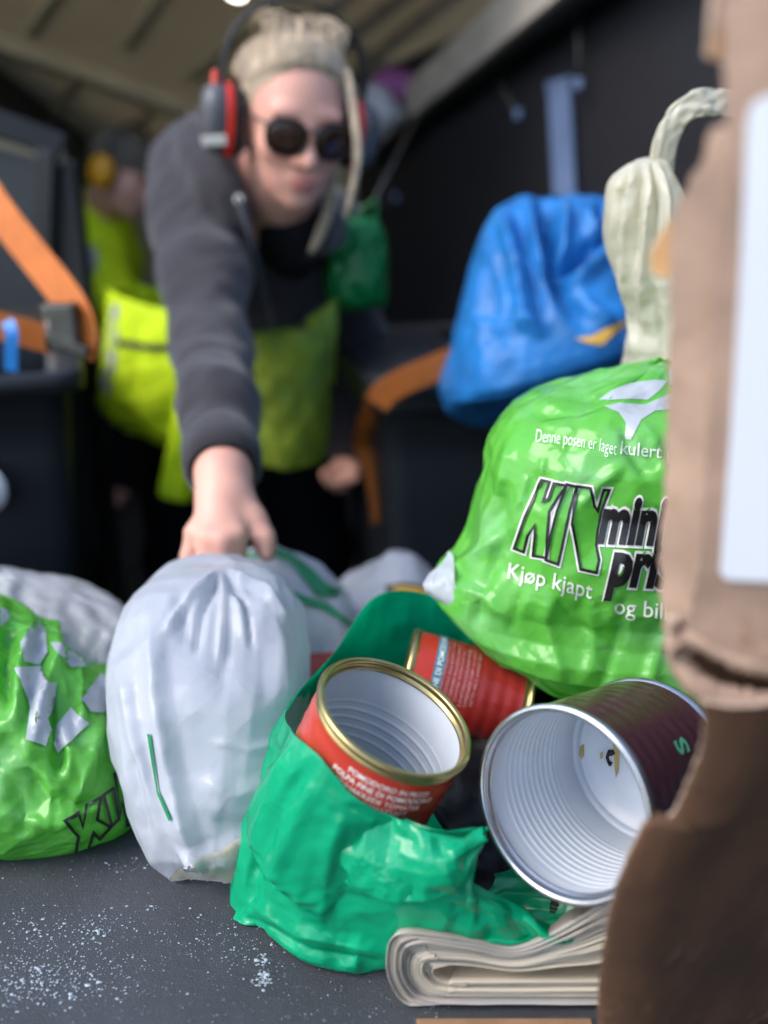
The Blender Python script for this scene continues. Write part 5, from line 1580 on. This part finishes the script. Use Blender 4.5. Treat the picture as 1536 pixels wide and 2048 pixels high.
hair = mesh_object("hair", hv, hfc, M_hair, woman)
f = Field(HC - .2, HC + .2, 0.006)                     # scalp hair underneath the locks
f.ell(H(0, .030, -.016), np.array((.0775, .091, .099)) * HS, HM, 0.0)
f.ell(H(0, -.052, .055), np.array((.086, .125, .085)) * HS, HM, .008, cut=True)
f.cap(H(0, -.09, 0), H(0, -.2, .05), .10, .12, .01, cut=True)
field_object("scalp_hair", f, M_hair, hair, 2)

# ear defenders
muffs = thing("ear_defenders", "grey and red ear defenders on the leaning person's head", "earmuffs", H(-.1, 0, 0))
def cup(side):
    c = H(side * .083, -.014, -.012)
    ax = hx * side
    def ov(r1, r2, z, n=40):
        r1, r2, z = r1 * .95, r2 * .95, z * .95
        t = np.linspace(0, 2 * math.pi, n, endpoint=False)
        e = 2 / 2.6
        return [c + ax * z + hu * (r1 * np.sign(math.cos(a)) * abs(math.cos(a)) ** e) + hf * (r2 * np.sign(math.sin(a)) * abs(math.sin(a)) ** e) for a in t]
    cu_ = sheet("cushion", np.array([ov(.03, .02, -.004), ov(.044, .034, -.004), ov(.047, .037, .004), ov(.045, .035, .012)]), M_muff_black, True, muffs)
    sheet("ring", np.array([ov(.045, .035, .010), ov(.049, .039, .011), ov(.050, .040, .017), ov(.048, .038, .022)]), M_muff_red, True, muffs)
    sh = sheet("shell", np.array([ov(.046, .036, .021), ov(.047, .037, .027), ov(.044, .035, .040), ov(.036, .029, .049), ov(.018, .014, .053), ov(.001, .001, .054)]), M_muff_grey, True, muffs)
    z = .031
    if side < 0: box("stripe", c + ax * .036 - hu * .022 + hf * .033, (.034, .004, .013), M_muff_white, sh, M=[unit(ax - hu * .25 - hf * .35), unit(hf + ax * .35), unit(hu + ax * .25)], bevel=.0015)
    return c
cl, cr = cup(-1), cup(1)
for dz in (-.012, .012):
    tube("headband_wire", curve_pts([cl + hx * -.02 + hf * dz + hu * .01, H(-.108, .05, -.012 + dz), H(-.094, .105, -.016 + dz * .8), H(-.05, .142, -.018 + dz * .6), H(0, .152, -.018 + dz * .5), H(.05, .142, -.018 + dz * .6), H(.094, .105, -.016 + dz * .8), H(.108, .05, -.012 + dz), cr + hx * .02 + hf * dz + hu * .01], 50), .0024, M_muff_black, muffs, n=8)
tube("arm_bracket", [H(-.118, .05, -.012), H(-.12, .0, -.012), H(-.116, -.03, -.012)], .004, M_muff_red, muffs, n=8)

# sunglasses
shades = thing("sunglasses", "dark round sunglasses on the leaning person's face", "sunglasses", H(0, -.005, .105))
for q in (-1, 1):
    c = np.array([q * .0345, -.008, .101])
    tilt = q * -.28
    def lp_(r1, r2, z, n=36):
        out = []
        for a in np.linspace(0, 2 * math.pi, n, endpoint=False):
            e_ = 2 / 2.5; x = r1 * np.sign(math.cos(a)) * abs(math.cos(a)) ** e_; y = r2 * np.sign(math.sin(a)) * abs(math.sin(a)) ** e_ * (.86 if math.sin(a) > 0 else 1.0)
            out.append(H(c[0] + x * math.cos(tilt), c[1] + y, c[2] + z + abs(0) + x * math.sin(tilt) * 1.0))
        return out
    sheet("lens", np.array([lp_(.0005, .0005, .0022), lp_(.015, .013, .0018), lp_(.0295, .0255, 0), lp_(.0295, .0255, -.002), lp_(.015, .013, -.0006), lp_(.0005, .0005, -.0002)]), M_lens, True, shades)
    tube("lens_frame", lp_(.030, .026, 0), .0018, M_frame, shades, n=8, closed=True)
    tube("temple_arm", curve_pts([H(q * .060, .004, .096), H(q * .074, .006, .07), H(q * .080, .006, .02), H(q * .080, .0, -.01), H(q * .078, -.018, -.03)], 20), .0018, M_frame, shades, n=8)
tube("bridge", curve_pts([H(-.009, -.001, .107), H(0, .003, .110), H(.009, -.001, .107)], 8), .0018, M_frame, shades, n=8)

# ------------------------------------------------------------------ the man further back
MC = at(246, 350, 2.75)
mf = unit((0.93, -0.28, -0.40)); mu = unit(np.array([0.25, 0, 1.0]) - mf * (np.array([0.25, 0, 1.0]) @ mf)); mx = unit(np.cross(mu, mf))
MM = np.array([mx, mu, mf])
def Hm(x, y, z): return MC + mx * x + mu * y + mf * z
mSH, mEL, mWR = at(196, 470, 2.85), at(232, 600, 2.65), at(330, 700, 2.45)
mSL, mELl, mWl = at(150, 455, 3.05), at(140, 600, 3.0), at(200, 700, 2.8)
mNK, mCH, mHP = at(205, 428, 2.9), at(185, 520, 3.0), at(165, 700, 3.15)
mA = np.array([mHP[0], 3.1, FLOOR_Z + .1])
pts = np.array([MC, mSH, mEL, mWR, mSL, mELl, mWl, mHP, mA])
f = Field(np.minimum(pts.min(0) - .2, (9, 9, FLOOR_Z)), pts.max(0) + .22, 0.010)
head_shape(f, Hm, MM)
f.chain([Hm(0, -.06, -.03), mNK], [.055, .06], .03)
f.chain([mNK, mCH, mHP], [.08, .14, .14], .05)
f.chain([mSH, mEL, mWR], [.055, .042, .03], .03); f.chain([mSL, mELl, mWl], [.055, .042, .03], .03)
f.cap(mSH, mSL, .07, .07, .05)
for (w_, q) in ((mWR, np.array([.05, -.04, -.05])), (mWl, np.array([.05, -.04, -.05]))):
    f.cap(w_, w_ + q, .03, .028, .02)
    for k in range(4):
        s_ = w_ + q + np.array([.02 * (k - 1.5), 0, 0])
        f.chain([s_, s_ + q * .6, s_ + q * .9 + np.array([0, .02, -.02])], [.012, .011, .009], .006)
    f.chain([w_ + q * .4, w_ + q * .6 + np.array([.035, -.02, 0]), w_ + q + np.array([.04, -.03, 0])], [.014, .012, .010], .006)
for s_ in (-.09, .09):
    f.chain([mHP + np.array([s_, 0, 0]), mA + np.array([s_ * 1.2, -.06, .4]), mA + np.array([s_ * 1.3, 0, 0])], [.1, .065, .045], .03)
    f.cap(mA + np.array([s_ * 1.3, .02, -.05]), mA + np.array([s_ * 1.3, -.15, -.06]), .036, .03, .02)
man = thing("person", "person in yellow hi-vis jacket stooping in the background on the left", "person", mA + np.array([0, 0, -.1]))
field_object("body", f, M_skin, man, 1)
f = Field(np.minimum.reduce([mSH, mEL, mWR, mSL, mHP]) - .22, np.maximum.reduce([mSH, mEL, mWR, mSL, mHP, mNK]) + .22, 0.012)
f.chain([mNK + (mCH - mNK) * .2, mCH, mHP], [.115, .165, .165], .06)
f.cap(mSH, mSL, .09, .09, .05)
f.chain([mSH, mEL, mEL + (mWR - mEL) * .85], [.088, .075, .06], .03); f.chain([mSL, mELl, mELl + (mWl - mELl) * .85], [.088, .075, .06], .03)
f.displace(lambda P: .010 * vnoise(P, .07, 15) + .004 * vnoise(P, .03, 16))
mj = field_object("hi_vis_jacket", f, M_hivis, man, 1)
MJ = bvh_of(mj)
print_on("reflective_tape", MJ, *poly_mesh([(160, 665), (205, 668), (205, 700), (160, 700)], 8), M_reflect, mj, .006)
print_on("grey_patch", MJ, *poly_mesh([(160, 500), (188, 492), (198, 520), (190, 548), (160, 552)], 8), M_reflect, mj, .006)
f = Field(mA - .3, mHP + .3, 0.014)
for s_ in (-.09, .09):
    f.chain([mHP + np.array([s_, 0, -.02]), mA + np.array([s_ * 1.2, -.06, .4]), mA + np.array([s_ * 1.3, 0, 0])], [.125, .09, .075], .03)
field_object("trousers", f, M_trouser, man, 1)
M_cap_cloth = material("grey_brown_cap", (0.12, 0.10, 0.08, 1), 0.85, vary=(15, .3), bump=(60, .3, .004))
f = Field(MC - .2, MC + .2, 0.008)
f.ell(Hm(0, .05, -.015), (.083, .085, .105), MM, 0.0)
f.ell(Hm(0, -.045, .02), (.12, .075, .16), MM, .006, cut=True)
f.ell(Hm(0, .045, .095), (.055, .009, .06), MM, .006)
field_object("cap", f, M_cap_cloth, man, 1)
muff2 = thing("ear_defenders", "orange ear defenders on the stooping person in the background", "earmuffs", Hm(-.09, 0, 0))
M_orange_muff = material("orange_muff_shell", (0.75, 0.33, 0.01, 1), 0.4, vary=(30, .15))
for q in (-1, 1):
    c = Hm(q * .086, -.005, -.005)
    t = np.linspace(0, 2 * math.pi, 32, endpoint=False)
    ov2 = lambda r1, r2, z: [c + mx * q * z + mu * (r1 * math.cos(a)) + mf * (r2 * math.sin(a)) for a in t]
    sheet("shell", np.array([ov2(.046, .036, .006), ov2(.05, .04, .015), ov2(.05, .04, .03), ov2(.04, .032, .042), ov2(.001, .001, .046)]), M_orange_muff, True, muff2)
    sheet("cushion", np.array([ov2(.03, .02, -.012), ov2(.046, .036, -.010), ov2(.046, .036, .006)]), M_muff_black, True, muff2)
tube("headband", curve_pts([Hm(-.1, .03, 0), Hm(-.105, .09, 0), Hm(-.06, .14, 0), Hm(0, .152, 0), Hm(.06, .14, 0), Hm(.105, .09, 0), Hm(.1, .03, 0)], 30), .006, M_muff_black, muff2, n=8)

# ------------------------------------------------------------------ parents that stand away from the origin
for o in bpy.data.objects:
    if o.parent is not None and o.parent.type == 'EMPTY':
        o.matrix_parent_inverse = Matrix.Translation(-Vector(o.parent.location))
